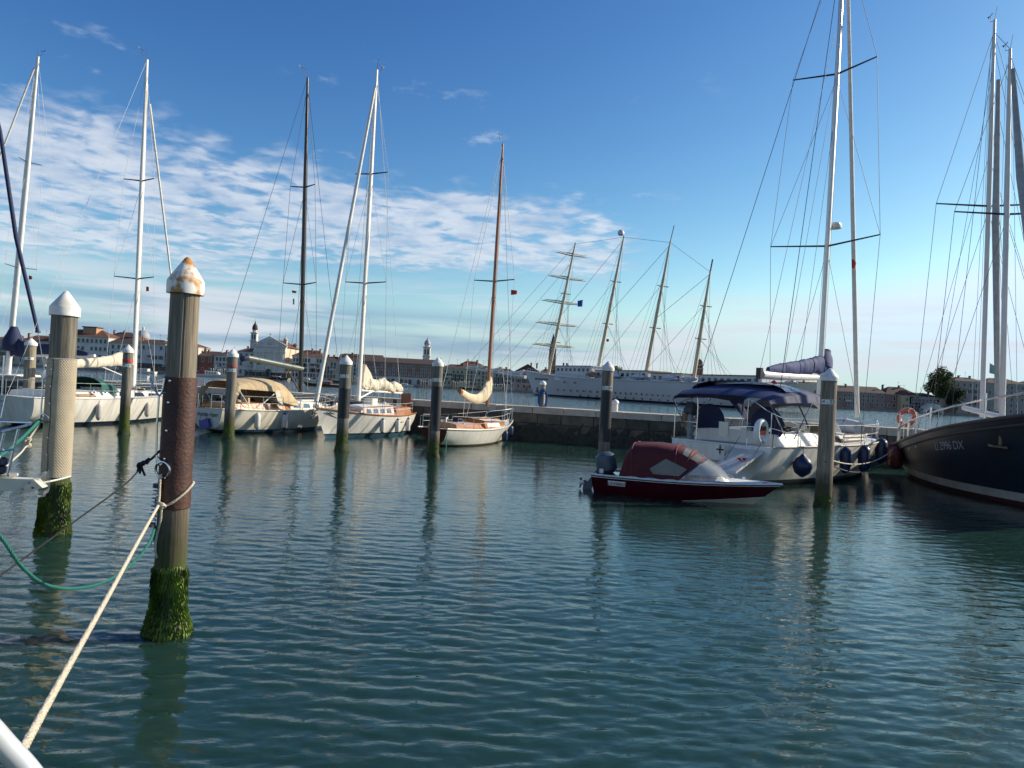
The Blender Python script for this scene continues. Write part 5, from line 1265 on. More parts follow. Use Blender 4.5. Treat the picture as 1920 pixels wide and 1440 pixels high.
# windscreen: wrapped clear pane ahead of the cover
ws = [S[6], [(L6 * .475 + L6 * .265 * abs(math.sin(a_)) ** .8, .74 * math.cos(a_), .475 + .05 * abs(math.sin(a_))) for a_ in np.linspace(0, math.pi, 13)]]
ws.insert(1, [vl(p, q, .5) + Vector((.03, 0, .04)) * abs(math.sin(math.pi * i / 12)) for i, (p, q) in enumerate(zip(*ws))])
wsn = B6.part(MB().grid(ws), 'windscreen', VINYLW)
for r_ in (ws[0], ws[2]): B6.part(MB().tube(r_, .012, 6), 'windscreen_frame', STEEL, wsn)
for i in (2, 4, 5):
    B6.part(MB().tube([Vector(p) * 1.0 + Vector((0, 0, .006)) for p in S[i]], .009, 5), 'cover_seam', mat('red_piping', (.20, .012, .016), .6), cv)
B6.part(MB().tube([H6.pt(t, H6.sheer(t), -1, -.02) + Vector((0, 0, .03 + .012 * math.sin(t * 60))) for t in np.linspace(.14, .50, 26)], .007, 5), 'lacing_line', WIREW, cv)
# clear panes sewn in the cover (side, front upper)
for sd in (-1, 1):
    q = [(L6 * .315, .70), (L6 * .40, .95), (L6 * .515, .75), (L6 * .475, .58), (L6 * .335, .58)]
    B6.part(MB().prism([(x, sd * .772, z) if z < .93 else (x, sd * .755, z) for x, z in q], (0, sd * .006, 0)), 'side_pane', VINYLG, cv, smooth=False)
for a_, b_ in ((3, 6), (6, 9)):
    f = [[vl(S[5][i], S[4][i], .55) + Vector((.012, 0, .014)) for i in range(a_, b_ + 1)], [vl(S[5][i], S[6][i], .75) + Vector((.012, 0, .014)) for i in range(a_, b_ + 1)]]
    B6.part(MB().grid(f), 'front_pane', VINYLG, cv)
pl_ = [H6.pt(.10, .34, -1, .006), H6.pt(.205, .34, -1, .006), H6.pt(.205, .225, -1, .006), H6.pt(.10, .225, -1, .006)]
pp = B6.part(MB().prism(pl_, (0, -.006, 0)), 'number_plate', PLATE, smooth=False)
put_text(B6, 'LV59889', .115, (pl_[0] + pl_[2]) / 2 + Vector((0, -.010, 0)), pl_[1] - pl_[0], (0, 0, 1), INK, 'plate_number', pp)
# outboard tilted up
oc = Vector((.16, -.05, .66)); GRYB = mat('outboard_slate', (.07, .095, .12), .4, var=.15)
o6 = B6.part(MB().lathe(oc + Vector((.05, 0, -.18)), [(.15, -.05), (.24, .03), (.26, .22), (.24, .38), (.14, .46), (.0, .48)], 16, (-.25, 0, 1)), 'outboard_motor', GRYB)
B6.part(MB().prism([oc + Vector((-.02, -.05, -.1)), oc + Vector((-.14, -.05, -.02)), oc + Vector((-.46, -.05, -.52)), oc + Vector((-.30, -.05, -.58))], (0, .11, 0)).prism([oc + Vector((-.30, -.025, -.50)), oc + Vector((-.52, -.025, -.44)), oc + Vector((-.55, -.025, -.66)), oc + Vector((-.34, -.025, -.70))], (0, .05, 0)), 'outboard_leg', GRYB, o6, smooth=False)
B6.part(MB().lathe(oc + Vector((-.58, 0, -.50)), [(.06, -.06), (.06, .05), (.02, .09)], 10, (-1, 0, -.3)), 'propeller_hub', PLATE, o6)
for k in range(3):
    an = k * 2.1; d = Vector((-.1, math.cos(an), math.sin(an))).normalized(); c = oc + Vector((-.60, 0, -.51))
    B6.part(MB().prism([c, c + d * .09 + Vector((.03, 0, .02)), c + d * .15, c + d * .10 + Vector((-.03, .02, 0))], (.012, 0, 0)), 'propeller_blade', WIRED, o6, smooth=False)
B6.part(MB().tube([(L6 * .70, .0, .52), (L6 * .72, 0, .66), (L6 * .76, 0, .56)], .012, 6).lathe((L6 * .80, .22, .55), [(.05, 0), (.05, .05), (.02, .07)], 10), 'bow_fitting', STEEL)
B6.part(MB().box((.10, -.25, .50), (.10, .07, .10)), 'cleat', PLATE, smooth=False)

# ------------------------------------------------------------------ dark schooner
B8 = Boat('schooner', (15.6, 27.0), (13.5, 16.3), 'dark blue hulled two masted schooner with pale waterline', 'sailboat')
L8 = B8.L
H8 = Hull(L8, 4.4, lambda t: 1.06 + 1.2 * t + .5 * t * t, .80, 1.1, -.25, .45, 2.1, .5, .17, -.2, .45)
DKH = mat('hull_blue_black', (.011, .020, .034), .4, var=.3, vs_=1.6, bump=.15, bs=5)
H8.build(B8.o, DKH, mat('waterline_grey', (.42, .41, .36), .6, var=.25, vs_=2), mat('antifouling_red', (.06, .02, .018), .7), .13, .36, n=34, railm=mat('rail_brown', (.10, .075, .06), .6), railr=.05, deckm=TEAK)
for sd in (-1, 1):
    B8.part(MB().tube([H8.pt(t, H8.sheer(t) - .22, sd, .02) for t in np.linspace(0, 1, 30)], .035, 6), 'rubbing_strake', mat('strake_brown', (.07, .06, .055), .6))
ma = (B8.pl(1841, 782), B8.pl(1865, 37)); mf = (B8.pl(1879, 785), B8.pl(1894, 92))
MAST8 = mat('mast_pale_grey', (.68, .67, .63), .4, var=.08, vs_=3)
ms8 = B8.rig(*ma, .072, MAST8, [(.525, 1.55)], fore=None, back=H8.pt(0, 1.0, 0), chain=2.0, wr=.008, lm=WIRED, sweep=.02, deckz=1.3)
mf8 = B8.rig(*mf, .078, MAST8, [(.545, 1.45)], fore=H8.pt(1, 2.3, 0), back=ma[1] - Vector((0, 0, .4)), chain=1.9, wr=.008, lm=WIRED, sweep=.02, deckz=1.6)
B8.part(MB().tube([B8.pl(1872, 150), B8.pl(1867, 420), B8.pl(1871, 770)], [.06, .11, .08], 10, noise_=.05), 'furled_staysail', mat('sail_grey', (.38, .38, .37), .8, var=.2))
B8.part(MB().tube([B8.pl(1899, 130), B8.pl(1914, 330), B8.pl(1950, 620)], [.06, .12, .10], 10, noise_=.05), 'furled_jib', MATS['sail_grey'])
for k in range(7):
    B8.wire(vl(*ma, random.uniform(.6, .95)), H8.pt(random.uniform(.0, .45), 1.2, random.choice((-1, 1)), -.1), .006, WIRED, 'running_rigging')
B8.cabin(L8 * .04, L8 * .40, 2.4, 2.2, 1.05, .55, .60, mat('deckhouse_grey', (.40, .40, .36), .6, var=.15), DECKW, DARKGL, 3)
B8.part(MB().box((L8 * .44, 0, 1.6), (1.0, 1.2, .5)), 'deck_chest', DECKW, smooth=False)
for fr, m_ in ((.30, ma), (.48, mf)): pass
B8.part(MB().tube([(L8 * .44, 0, 2.2), (L8 * .10, 0, 2.5)], .09, 8), 'main_boom', MAST8)
B8.lifelines(H8, .04, .50, 5, .75, (-1, 1), .1)
rl = [H8.pt(0, 1.05, -1, -.1) + Vector((0, 0, .45))] + [H8.pt(t, H8.sheer(t), -1, -.08) + Vector((0, 0, .58)) for t in np.linspace(.06, 1, 12)]
B8.part(MB().tube(rl, .028, 8), 'hand_rail', STEEL)
for t in (.02, .22, .45, .7): B8.part(MB().tube([H8.pt(t, H8.sheer(t), -1, -.08), H8.pt(t, H8.sheer(t), -1, -.08) + Vector((0, 0, .75))], .03, 8), 'rail_post', STEEL)
c0 = H8.pt(0, 1.05, -1, -.15); c1 = H8.pt(0, 1.05, 1, -.15)
B8.part(MB().tube([c0, c0 + Vector((0, 0, 1.15)), c0 + Vector((.1, .5, 1.2)), c0 + Vector((.1, .5, 0))], .03, 8), 'stern_frame', STEEL)
B8.part(MB().lathe((L8 * .30, .5, 1.75), [(.14, 0), (.14, .18), (.05, .25)], 12), 'vent_cowl', BLACKP); B8.part(MB().lathe((L8 * .52, .6, 1.85), [(.2, 0), (.2, .35), (.22, .38), (.12, .45)], 14), 'liferaft_canister', WHITE)
an_ = B8.pl(1893, 838, 1.2)
tx = .60
def hullp(t, z, off): return H8.pt(t, z, 1, off)
# registration painted on the side: it reads from the stern (left) to the bow (right)
me = text_mesh('LI 2996 DX', .34, spacing=.95)
t_of = lambda xl: xl / L8
for v in me.vertices:
    xl = 6.1 + v.co.x; t = xl / L8
    zc = H8.sheer(6.1 / L8) - .52 + v.co.y + v.co.x * .10
    q = H8.pt(t, zc, -1, .008 + max(0, v.co.z)); v.co = q
me.materials.clear(); me.materials.append(INKG); link('registration_number', me, B8.o, True)
ap = H8.pt(.75, H8.sheer(.75) - .68, -1, .03)
B8.part(MB().tube([ap + Vector((0, .0, .55)), ap], .05, 8).prism([ap + Vector((-.45, .02, -.02)), ap + Vector((.35, .02, -.02)), ap + Vector((.30, -.30, .0)), ap + Vector((-.2, -.22, .0))], (0, 0, -.05)).lathe(ap + Vector((0, 0, .50)), [(.09, -.08), (.10, 0), (.08, .08)], 10), 'anchor', mat('anchor_rusty', (.20, .15, .085), .7, var=.4))
for t in (.10, .24, .33): B8.part(MB().lathe(H8.pt(t, H8.sheer(t) - .33, -1, .005), [(.03, -.01), (.03, .012)], 8, (0, 1, 0)), 'scupper', PLATE)
fender_at(B8, H8, .03, -1, .42, .24, .80, RUBM, 'maroon cylinder fender on the dark schooner quarter')
fender_at(B8, H8, .10, -1, .55, .22, .70, RUBM, 'second maroon fender at the dark schooner stern corner')
lb_c = B8.wor(c0 + Vector((.05, .2, 1.0)))
lb = thing('ring_lifebuoy', lb_c, 'orange ring lifebuoy on the dark schooner stern rail', 'lifebuoy')
lax = Vector((-.75, -.55, .25))
MB().torus(lb_c, .27, .075, lax, 28, 10).build('ring', ORANGE, lb)
for k in range(4):
    a_ = k * math.pi / 2 + .5; axn = lax.normalized(); u = axn.orthogonal().normalized(); w_ = axn.cross(u); d = u * math.cos(a_) + w_ * math.sin(a_)
    MB().torus(lb_c + d * .27, .078, .014, axn.cross(d), 16, 6).build('band', PLATE, lb)
MB().torus(lb_c - axn * .0, .365, .012, lax, 28, 6).build('grab_line', WIREW, lb)
# stern lines between schooner and cruiser pile
e = H8.pt(.05, 1.0, -1, .02)
tag(MB().tube(sag(P(1545, 858, cF.y - .18), B8.wor(e), .35), .016, 6).build('mooring_rope', ROPEC), 'pale mooring line from plain pile to the dark schooner', 'rope')
tag(MB().tube(sag(P(1548, 866, cF.y - .18), B8.wor(e) + Vector((0, .1, -.2)), .45), .018, 6).build('mooring_rope', ROPEK), 'dark mooring line from plain pile to the schooner quarter', 'rope')

# ------------------------------------------------------------------ deck gear on the moored yachts
def gear(B, H, n, z, x0, x1, w):
    for k in range(n):
        x, y = random.uniform(x0, x1) * B.L, random.choice((-1, 1)) * random.uniform(.3, 1) * w
        q = random.random()
        if q < .45:
            c = MB()
            for j in range(4): c.torus((x + random.uniform(-.02, .02), y, z + .03 + .025 * j), random.uniform(.10, .15), .014, (random.uniform(-.2, .2), random.uniform(-.2, .2), 1), 16, 5)
            B.part(c, 'rope_coil', random.choice((ROPEC, ROPEB, WIREW, ROPEK)))
        elif q < .7: B.part(MB().lathe((x, y, z), [(.07, 0), (.05, .05), (.06, .13), (.04, .15)], 10), 'winch', STEEL)
        elif q < .85: B.part(MB().tube([(x, y, z), (x, y, z + .16), (x + .09, y, z + .19)], .045, 8), 'ventilator', DECKW)
        else: B.part(MB().box((x, y, z + .10), (.34, .24, .2), Matrix.Rotation(random.uniform(-1, 1), 3, 'Z'), .9), 'deck_bag', random.choice((CANVC, CANVN, CANVT)), smooth=False)
gear(B2, H2, 10, 1.35, .1, .75, .9); gear(B3, H3, 9, 1.22, .05, .42, .75); gear(B3, H3, 6, 1.0, .8, .95, .3); gear(B4, H4, 9, 1.24, .06, .3, .7); gear(B4, H4, 6, .98, .7, .9, .3)
gear(B5, H5, 6, .86, .05, .38, .6); gear(B7, H7, 12, 1.5, .08, .40, 1.2); gear(B7, H7, 8, 1.17, .8, .95, .4); gear(B8, H8, 10, 1.35, .05, .4, 1.6)
# ------------------------------------------------------------------ tall ship under way in the canal
def dep(x): return 12.0 + (x - 981) * .01235
def SY(x): return EYE * F / dep(x)
def SP(x, y): return P(x, y, SY(x))
bowp, sternp = SP(982, 735), SP(1475, 765)
B0 = Boat('tall_ship', (sternp.x, sternp.y), (bowp.x, bowp.y), 'long white four masted tall ship in the open canal', 'tall ship')
L0 = B0.L
SHIPW = mat('ship_white', (.58, .59, .60), .4, var=.06, vs_=.2)
H0 = Hull(L0, 15, lambda t: 6.2 + 2.6 * max(0, t - .55) ** 2 / .2 + .8 * max(0, .2 - t) / .2, .6, 7.0, -6.0, .45, 2.0, 1.5, .2, 1.0, .5)
H0.build(B0.o, SHIPW, NAVY, ANTIF, -.05, .55, n=30, deckm=TEAK, railm=SHIPW, railr=.2)
wirem = mat('ship_rigging', (.12, .11, .10), .7, var=.2)
YARD = mat('ship_spar_buff', (.66, .58, .40), .55, var=.12, vs_=.5)
mst = []
for (xb, yb, xt, yt) in ((1028, 702, 1079, 455), (1119, 705, 1170, 442), (1209, 712, 1257, 452), (1300, 712, 1332, 508)):
    a_, b_ = B0.pl(xb, yb), B0.pl(xt, yt)
    mt = B0.part(MB().tube([vl(a_, b_, k / 6) for k in range(7)], [.58, .56, .54, .50, .44, .36, .24], 10), 'mast', YARD); mst.append((mt, a_, b_))
for (xl, yl, xr, yr) in ((1050, 483, 1095, 476), (1036, 526, 1091, 521), (1024, 570, 1082, 568), (1014, 610, 1077, 610), (1007, 648, 1069, 652)):
    xm = (xl + xr) / 2; c = B0.pl(lerp(xl, xr, .5), (yl + yr) / 2); hl = (xr - xl) / 2 * SY(1040) / F / .62
    ya = B0.part(MB().tube([c + Vector((-.0, -hl, .3)), c, c + Vector((0, hl, .3))], [.15, .24, .15], 8), 'yard', mat('ship_yard', (.50, .46, .36), .6))
    B0.part(MB().tube([c + Vector((-.3, -hl * .85, .65)), c + Vector((-.3, 0, .7)), c + Vector((-.3, hl * .85, .65))], [.14, .24, .14], 8, noise_=.15), 'furled_square_sail', mat('sail_buff', (.60, .52, .36), .85), ya)
for (mt, a_, b_), frs in zip(mst, ((.25, .62), (.38, .68), (.38, .68), (.38, .68))):
    for f in frs:
        c = vl(a_, b_, f); B0.part(MB().tube([c + Vector((-.4, -2.2, 0)), c, c + Vector((-.4, 2.2, 0))], .16, 6), 'crosstree', wirem, mt)
for i, (mt, a_, b_) in enumerate(mst):
    for sd in (-1, 1):
        for k, f in enumerate((.98, .80, .68, .68, .55, .38, .38)):
            B0.wire(vl(a_, b_, f), (a_.x + 1 - 1.9 * k, sd * 7, 6.5), .035, wirem, 'shroud')
    if i: B0.wire(vl(a_, b_, .97), vl(mst[i - 1][1], mst[i - 1][2], .45), .06, wirem, 'stay'); B0.wire(vl(a_, b_, .70), vl(mst[i - 1][1], mst[i - 1][2], .08), .05, wirem, 'stay'); B0.wire(vl(a_, b_, .99), vl(mst[i - 1][1], mst[i - 1][2], .99), .05, wirem, 'stay')
tipb = B0.pl(872, 690)
B0.part(MB().tube([B0.pl(985, 707), tipb], [.7, .3], 8), 'bowsprit', SHIPW)
for f, g in ((.98, 1.0), (.85, .75), (.65, .5), (.45, .3)): B0.wire(vl(mst[0][1], mst[0][2], f), vl(B0.pl(985, 707), tipb, g), .05, wirem, 'jib_stay')
for k, (g, l) in enumerate(((.02, .30), (.36, .28), (.68, .26))):
    p = [vl(B0.pl(985, 707), tipb, g + l * q) + Vector((0, 0, z)) for q, z in ((0, 2.4), (.25, 1.3), (.6, .8), (1, .7))]
    B0.part(MB().tube(smoothp(p, 3), [.3, .5, .7, .8, .8, .7, .6, .5, .4, .3], 8, noise_=.1), 'furled_jib', SAILW)
for (x0, x1, y0, y1, nm, m_) in ((1060, 1128, 688, 700, 'deckhouse', SHIPW), (1135, 1178, 696, 706, 'deckhouse', SHIPW), (1180, 1235, 697, 712, 'deckhouse', SHIPW), (1240, 1300, 702, 714, 'deckhouse', SHIPW), (1330, 1450, 706, 720, 'deckhouse', SHIPW)):
    a_, b_ = B0.pl(x0, y1), B0.pl(x1, y1); zt = B0.pl((x0 + x1) / 2, y0).z
    d_ = B0.part(MB().box(((a_.x + b_.x) / 2, 0, (5.5 + zt) / 2), (abs(a_.x - b_.x), 9, zt - 5.5)), nm, m_, smooth=False)
    n = max(3, int(abs(a_.x - b_.x) / 2.2))
    for k in range(n):
        x = lerp(min(a_.x, b_.x) + .6, max(a_.x, b_.x) - .6, (k + .5) / n)
        B0.part(MB().box((x, 4.52, zt - 1.2), (1.1, .1, 1.0)), 'deckhouse_window', WINM, d_, smooth=False)
    B0.part(MB().box(((a_.x + b_.x) / 2, 0, zt + .12), (abs(a_.x - b_.x) + .8, 9.8, .2)), 'deckhouse_roof', random.choice((SHIPW, TEAK)), d_, smooth=False)
pm = MB().lathe((0, 0, 0), [(.0, -.04), (.34, -.04), (.34, .08), (.0, .08)], 10, (0, 1, 0)).mesh('porthole', WINM)
def porthole(x, y):
    p = B0.pl(x, y, 7.0); t = p.x / L0
    q = H0.pt(max(0, min(1, (p.x + 3) / L0)), p.z, 1, .02); o = link('porthole', pm, B0.o, True); o.location = (p.x, H0.pt(t, p.z, 1, .02).y, p.z)
for x in list(range(1030, 1120, 14)) + list(range(1150, 1290, 10)) + list(range(1296, 1420, 16)): porthole(x, 728 + (x - 1030) * .052 + 2)
for x in list(range(1075, 1130, 17)) + list(range(1150, 1260, 16)) + [1280, 1310, 1340]: porthole(x, 741 + (x - 1075) * .052)
for x in (1050, 1072, 1140): porthole(x, 716 + (x - 1050) * .05)
ak = B0.pl(988, 730, 1.5); t = ak.x / L0
B0.part(MB().box(H0.pt(min(.985, t), ak.z, 1, .15), (1.6, .5, 2.0), None, .5), 'anchor', NAVY, smooth=False)
lw = [H0.pt(t, 5.6, 1, .05) for t in (.86, .95)]
B0.part(MB().prism([lw[0], lw[1], lw[1] + Vector((0, 0, 1.0)), lw[0] + Vector((0, 0, .7))], (0, .1, 0)), 'bow_name_panel', NAVY, smooth=False)
B0.part(MB().lathe(mst[1][2] + Vector((1.5, 0, 1)), [(.3, -.8), (1.0, -.5), (1.1, .3), (.7, .9), (.0, 1.2)], 12), 'radar_dome', SHIPW, mst[1][0])
B0.part(MB().tube([mst[2][2], mst[2][2] + Vector((-1.2, 0, 4.5))], .12, 6), 'topmast', wirem, mst[2][0]); B0.part(MB().tube([mst[3][2], mst[3][2] + Vector((-.6, 0, 3.2))], .2, 6), 'topmast', BLACKP, mst[3][0])
rails = MB()
for t in np.linspace(.02, .98, 60):
    p = H0.pt(t, H0.sheer(t), 1, -.1); rails.tube([p, p + Vector((0, 0, 1.1))], .05, 4)
rails.tube([H0.pt(t, H0.sheer(t), 1, -.1) + Vector((0, 0, 1.1)) for t in np.linspace(.02, .98, 40)], .06, 4)
B0.part(rails, 'bulwark_rail', SHIPW, smooth=False)
for k, (x, c) in enumerate(((1110, TEAK), (1150, SHIPW), (1195, SHIPW), (1255, SHIPW), (1290, SHIPW))):
    p = B0.pl(x, 702 + (x - 1110) * .05, 6); B0.part(MB().tube([p + Vector((-3, 0, 0)), p, p + Vector((3, 0, 0))], [.3, 1.0, .3], 8), 'lifeboat', c)

# ------------------------------------------------------------------ other craft on the canal
def small_boat(px, py, Lm, label, hullm, cabm=None, nm='motor_launch', hd=1, shr=.8, Y=None):
    w_ = W(px, py) if Y is None else P(px, py, Y); w_.z = 0
    B = Boat(nm, (w_.x - hd * Lm / 2, w_.y), (w_.x + hd * Lm / 2, w_.y + .5), label, 'boat', 'small craft on the canal')
    H = Hull(Lm, Lm * .26, lambda t: shr + .3 * t * t, .8, Lm * .08, -.1, .4, 1.9, .4, .25)
    H.build(B.o, hullm, PLATE, ANTIF, .05, .12, n=12, rows=3)
    if cabm: B.cabin(Lm * .25, Lm * .65, Lm * .19, Lm * .16, shr - .05, Lm * .09, Lm * .08, cabm, DECKW, DARKGL, 4)
    return B, H
b_, h_ = small_boat(402, 698, 15, 'white ferry launch with red deck gear by the far quay', WHITE, WHITE, 'ferry_launch', 1, 1.2, 330)
b_.part(MB().box((2.2, 0, 2.0), (2.4, 2.4, 1.4)), 'deck_gear', REDP, smooth=False)
b_.part(MB().tube([(8, 0, 2), (8, 0, 6)], .1, 6), 'mast_pole', STEEL)
small_boat(603, 727, 9.5, 'dark brown wooden launch under way behind the furled sail', MAHOG, MAHOG, 'wooden_launch', -1, .7, 190)
small_boat(372, 700, 14, 'dark covered workboat near the far quay beside rusty pile', BLACKP, NAVY, 'workboat', 1, 1.1, 345)
small_boat(520, 712, 11, 'low dark launch moored before the white church', NAVY, BLACKP, 'workboat', 1, .8, 380)
small_boat(575, 713, 10, 'white launch moored right of the white church', WHITE, DECKW, 'water_taxi', 1, .8, 382)
small_boat(700, 721, 10, 'dark launch moored before the long brown building', MAHOG, WHITE, 'water_taxi', -1, .7, 385)
small_boat(760, 725, 9, 'white launch moored before the long brown building', WHITE, WHITE, 'water_taxi', 1, .7, 385)
small_boat(880, 730, 10, 'dark launch moored before the ochre houses', NAVY, None, 'workboat', -1, .8, 385)
small_boat(265, 702, 13, 'white waterbus by the far landing stage', WHITE, WHITE, 'waterbus', -1, 1.0, 345)
small_boat(640, 717, 9, 'dark moored launch left of the black banded pile', BLACKP, BLACKP, 'workboat', -1, .8, 380)
def landing(px, Y, Lm, label, m):
    w_ = P(px, 700, Y); o = thing('landing_stage', (w_.x, Y, 0), label, 'pier')
    MB().box((w_.x, Y, .5), (Lm, 6, 1.2)).build('pontoon', mat('pontoon_grey', (.2, .2, .2), .8), o, smooth=False)
    for k in range(5): MB().tube([(w_.x - Lm * .45 + Lm * .225 * k, Y - 2.5, 0), (w_.x - Lm * .45 + Lm * .225 * k, Y - 2.5, 4)], .14, 6).build('post', GREYW, o)
    MB().box((w_.x, Y, 4.1), (Lm, 6, .3)).build('roof', m, o, smooth=False)
    MB().box((w_.x, Y + 1.5, 2.4), (Lm * .8, .2, 2.2)).build('glass_wall', WINM, o, smooth=False)
landing(482, 388, 16, 'green roofed landing stage before the white church', mat('landing_green', (.02, .09, .09), .7))
landing(520, 389, 12, 'cream roofed landing stage right of the church door', CREAM)
landing(285, 388, 20, 'dark landing stage at the far left quay', NAVY)
for k, (px, cnt, wh) in enumerate(((395, 9, 'before the red brick and small white houses'), (660, 7, 'before the left end of the long brown building'), (790, 8, 'before the right end of the long brown building'), (850, 8, 'before the yellow green and ochre houses'), (925, 6, 'ahead of the tall ship bow'))):
    for j in range(cnt):
        p = P(px + j * 4.2, 712, 386); h = random.uniform(2.6, 4.0)
        o = thing('channel_post', (p.x, 386, 0), 'slim wooden mooring post in the row ' + wh, 'post', 'mooring posts along the far quay')
        MB().tube([(p.x, 386, -.5), (p.x, 386, h)], .16, 6).build('post_shaft', GREYW, o); MB().lathe((p.x, 386, h), [(.2, 0), (.2, .25), (.05, .5)], 8).build('post_cap', CREAM, o)

# ------------------------------------------------------------------ flags
def flag(pts, m, label, pole=None):
    o = thing('flag', pts[0], label, 'flag')
    pts = [Vector(p) for p in pts]; rows = []
    for k in range(6):
        t = k / 5; a_, b_ = vl(pts[0], pts[1], t), vl(pts[3], pts[2], t); j = Vector((0, math.sin(t * 7) * (pts[1] - pts[0]).length * .10, 0))
        rows.append([vl(a_, b_, s) + j for s in (0, .33, .66, 1)])
    MB().grid(rows).grid([[p + Vector((0, .004, 0)) for p in r_] for r_ in rows], True).build('cloth', m, o)
    return o
FR = mat('flag_red', (.55, .06, .06), .8, var=.2); FB = mat('flag_blue', (.03, .10, .40), .8, var=.2); FW = mat('flag_white', (.7, .7, .7), .8); FGR = mat('flag_green', (.25, .42, .36), .8)
def PF(l, Y): return [P(x, y, Y) for x, y in l]
flag(PF([(1597, 482), (1606, 494), (1603, 506), (1597, 502)], 26.5), FR, 'red and white flag against the big cruiser furled headsail')
flag(PF([(958, 543), (970, 545), (969, 552), (958, 553)], 31), FR, 'small red flag under the varnished sloop spreader')
flag(PF([(1083, 564), (1093, 562), (1092, 575), (1083, 575)], SY(1085)), FB, 'blue ensign at the tall ship yard arm')
flag(PF([(1137, 635), (1142, 636), (1142, 640), (1137, 641)], SY(1137)), FR, 'small red flag low on the tall ship second mast')
flag(PF([(547, 544), (556, 546), (555, 550), (548, 549)], 32), FR, 'tiny red pennant under the dark mast spreader')
flag(PF([(549, 560), (552, 560), (552, 571), (549, 571)], 32), FGR, 'tiny grey green pennant below the dark mast spreader')
flag(PF([(274, 537), (279, 538), (279, 546), (274, 546)], 34.5), FR, 'tiny tricolour pennant right of the white yacht mast')
flag(PF([(54, 516), (60, 518), (60, 524), (54, 524)], 47), FR, 'tiny red pennant right of the leaning mast')
flag(PF([(1856, 680), (1867, 688), (1867, 703), (1855, 699)], 23), FGR, 'pale green flag between the twin schooner masts')
flag(PF([(1446, 716), (1452, 712), (1461, 722), (1448, 725)], 22.5), FR, 'red and white ensign behind the navy awning')

# ------------------------------------------------------------------ foreground: bow at the left edge, lines, rail
B9 = Boat('sailing_yacht', (-14.2, 7.2), (-5.42, 8.45), 'white yacht bow with steel pulpit and anchor roller beside sleeved pile', 'sailboat')
H9 = Hull(B9.L, 2.9, lambda t: 1.0 + .14 * t * t, .75, .75, -.2, .42, 1.9, .45, .26)
H9.build(B9.o, WHITE, NAVY, ANTIF, .03, .12, railm=ALU, railr=.018)
tp = H9.pt(1, 1.14, 0)
rl9 = B9.part(MB().prism([tp + Vector((-.55, -.07, -.02)), tp + Vector((.20, -.07, -.03)), tp + Vector((.30, -.07, -.12)), tp + Vector((.12, -.07, -.17)), tp + Vector((-.4, -.07, -.16))], (0, .14, 0)), 'anchor_roller', CREAM, smooth=False)
for dx, dz_ in ((.16, -.07), (.20, -.12), (.10, -.14)): B9.part(MB().lathe(tp + Vector((dx, -.075, dz_)), [(.012, -.006), (.012, .006)], 8, (0, 1, 0)), 'bolt', WIRED, rl9)
A9 = lambda x, y, off=0.0: B9.pl(x, y, off)
B9.part(MB().tube(smoothp([A9(-60, 820, -.35), A9(-10, 812, -.35), A9(15, 806, -.25), A9(58, 794, 0), A9(15, 791, .25), A9(-40, 790, .4)], 5), .016, 8), 'pulpit', STEEL)
for (x0, y0, x1, y1) in ((35, 803, 14, 893), (8, 812, -12, 900)):
    B9.part(MB().tube([A9(x0, y0, -.12), A9(x1, y1, -.12)], .015, 8), 'pulpit_leg', STEEL)
B9.part(MB().tube([A9(-30, 850, -.3), A9(27, 842, -.12)], .012, 7), 'pulpit_bar', STEEL)
B9.part(MB().lathe(A9(4, 865, -.1), [(.03, -.05), (.06, -.03), (.06, .03), (.03, .05)], 10).lathe(A9(3, 880, -.1), [(.03, -.05), (.05, -.03), (.05, .03), (.03, .05)], 10), 'furling_block', NAVY)
# plastic wrap blown out around the anchor roller
pw = []
for k in range(9):
    t = k / 8; x = lerp(18, 88, t); rr_ = lerp(.03, .13, t ** .7)
    c = A9(x, lerp(935, 905, t), -.05)
    pw.append([c + Vector((0, math.cos(a_) * rr_ * .7, math.sin(a_) * rr_ + .03 * math.sin(5 * a_ + k))) for a_ in np.linspace(-1.9, 2.6, 10)])
B9.part(MB().grid(pw), 'plastic_wrap', clear_mat('milky_plastic', (.62, .62, .60), .38, .25), smooth=False)
def rope(name, pts, r, m, label, n=8):
    return tag(laid(MB(), smoothp(pts, n), r).build('mooring_rope', m), label, 'rope')
rope('r', [P(-40, 870, 8.3), A9(0, 0, 0) if False else P(-2, 857, 8.6), P(40, 823, 9.4), P(74, 789, Yb)], .021, ROPEG, 'taut green mooring line up to the beige sleeved pile ring')
tag(MB().lathe(P(70, 793, Yb - .03), [(.022, -.07), (.034, -.02), (.03, .05), (.02, .07)], 10, (P(74, 789, Yb) - P(62, 801, Yb - .1))).build('rope_splice', ROPEG), 'bulky green eye splice at the beige sleeved pile ring', 'rope')
kn = MB().tube(smoothp([P(74, 795, Yb - .04), P(66, 806, Yb - .06), P(60, 815, Yb - .1), P(52, 828, Yb - .2), P(56, 834, Yb - .2), P(48, 838, Yb - .25), P(40, 848, Yb - .4), P(27, 860, Yb - .8), P(0, 885, Yb - 1.6)], 6), .012, 7)
for k in range(5): kn.torus(P(52 + random.uniform(-4, 5), 828 + random.uniform(-7, 8), Yb - .2), .028, .011, (random.uniform(-1, 1), random.uniform(-1, 1), random.uniform(-1, 1)), 12, 6)
tag(kn.build('mooring_rope', ROPEC), 'thin cream line with a bulky knot below the green line', 'rope')
rope('r', [P(-40, 1112, 4.6), P(0, 1080, 5.0), P(130, 985, 5.8), P(230, 912, 6.4), P(262, 880, Yk)], .007, ROPEK, 'thin black line running up to the rusty sleeved pile')
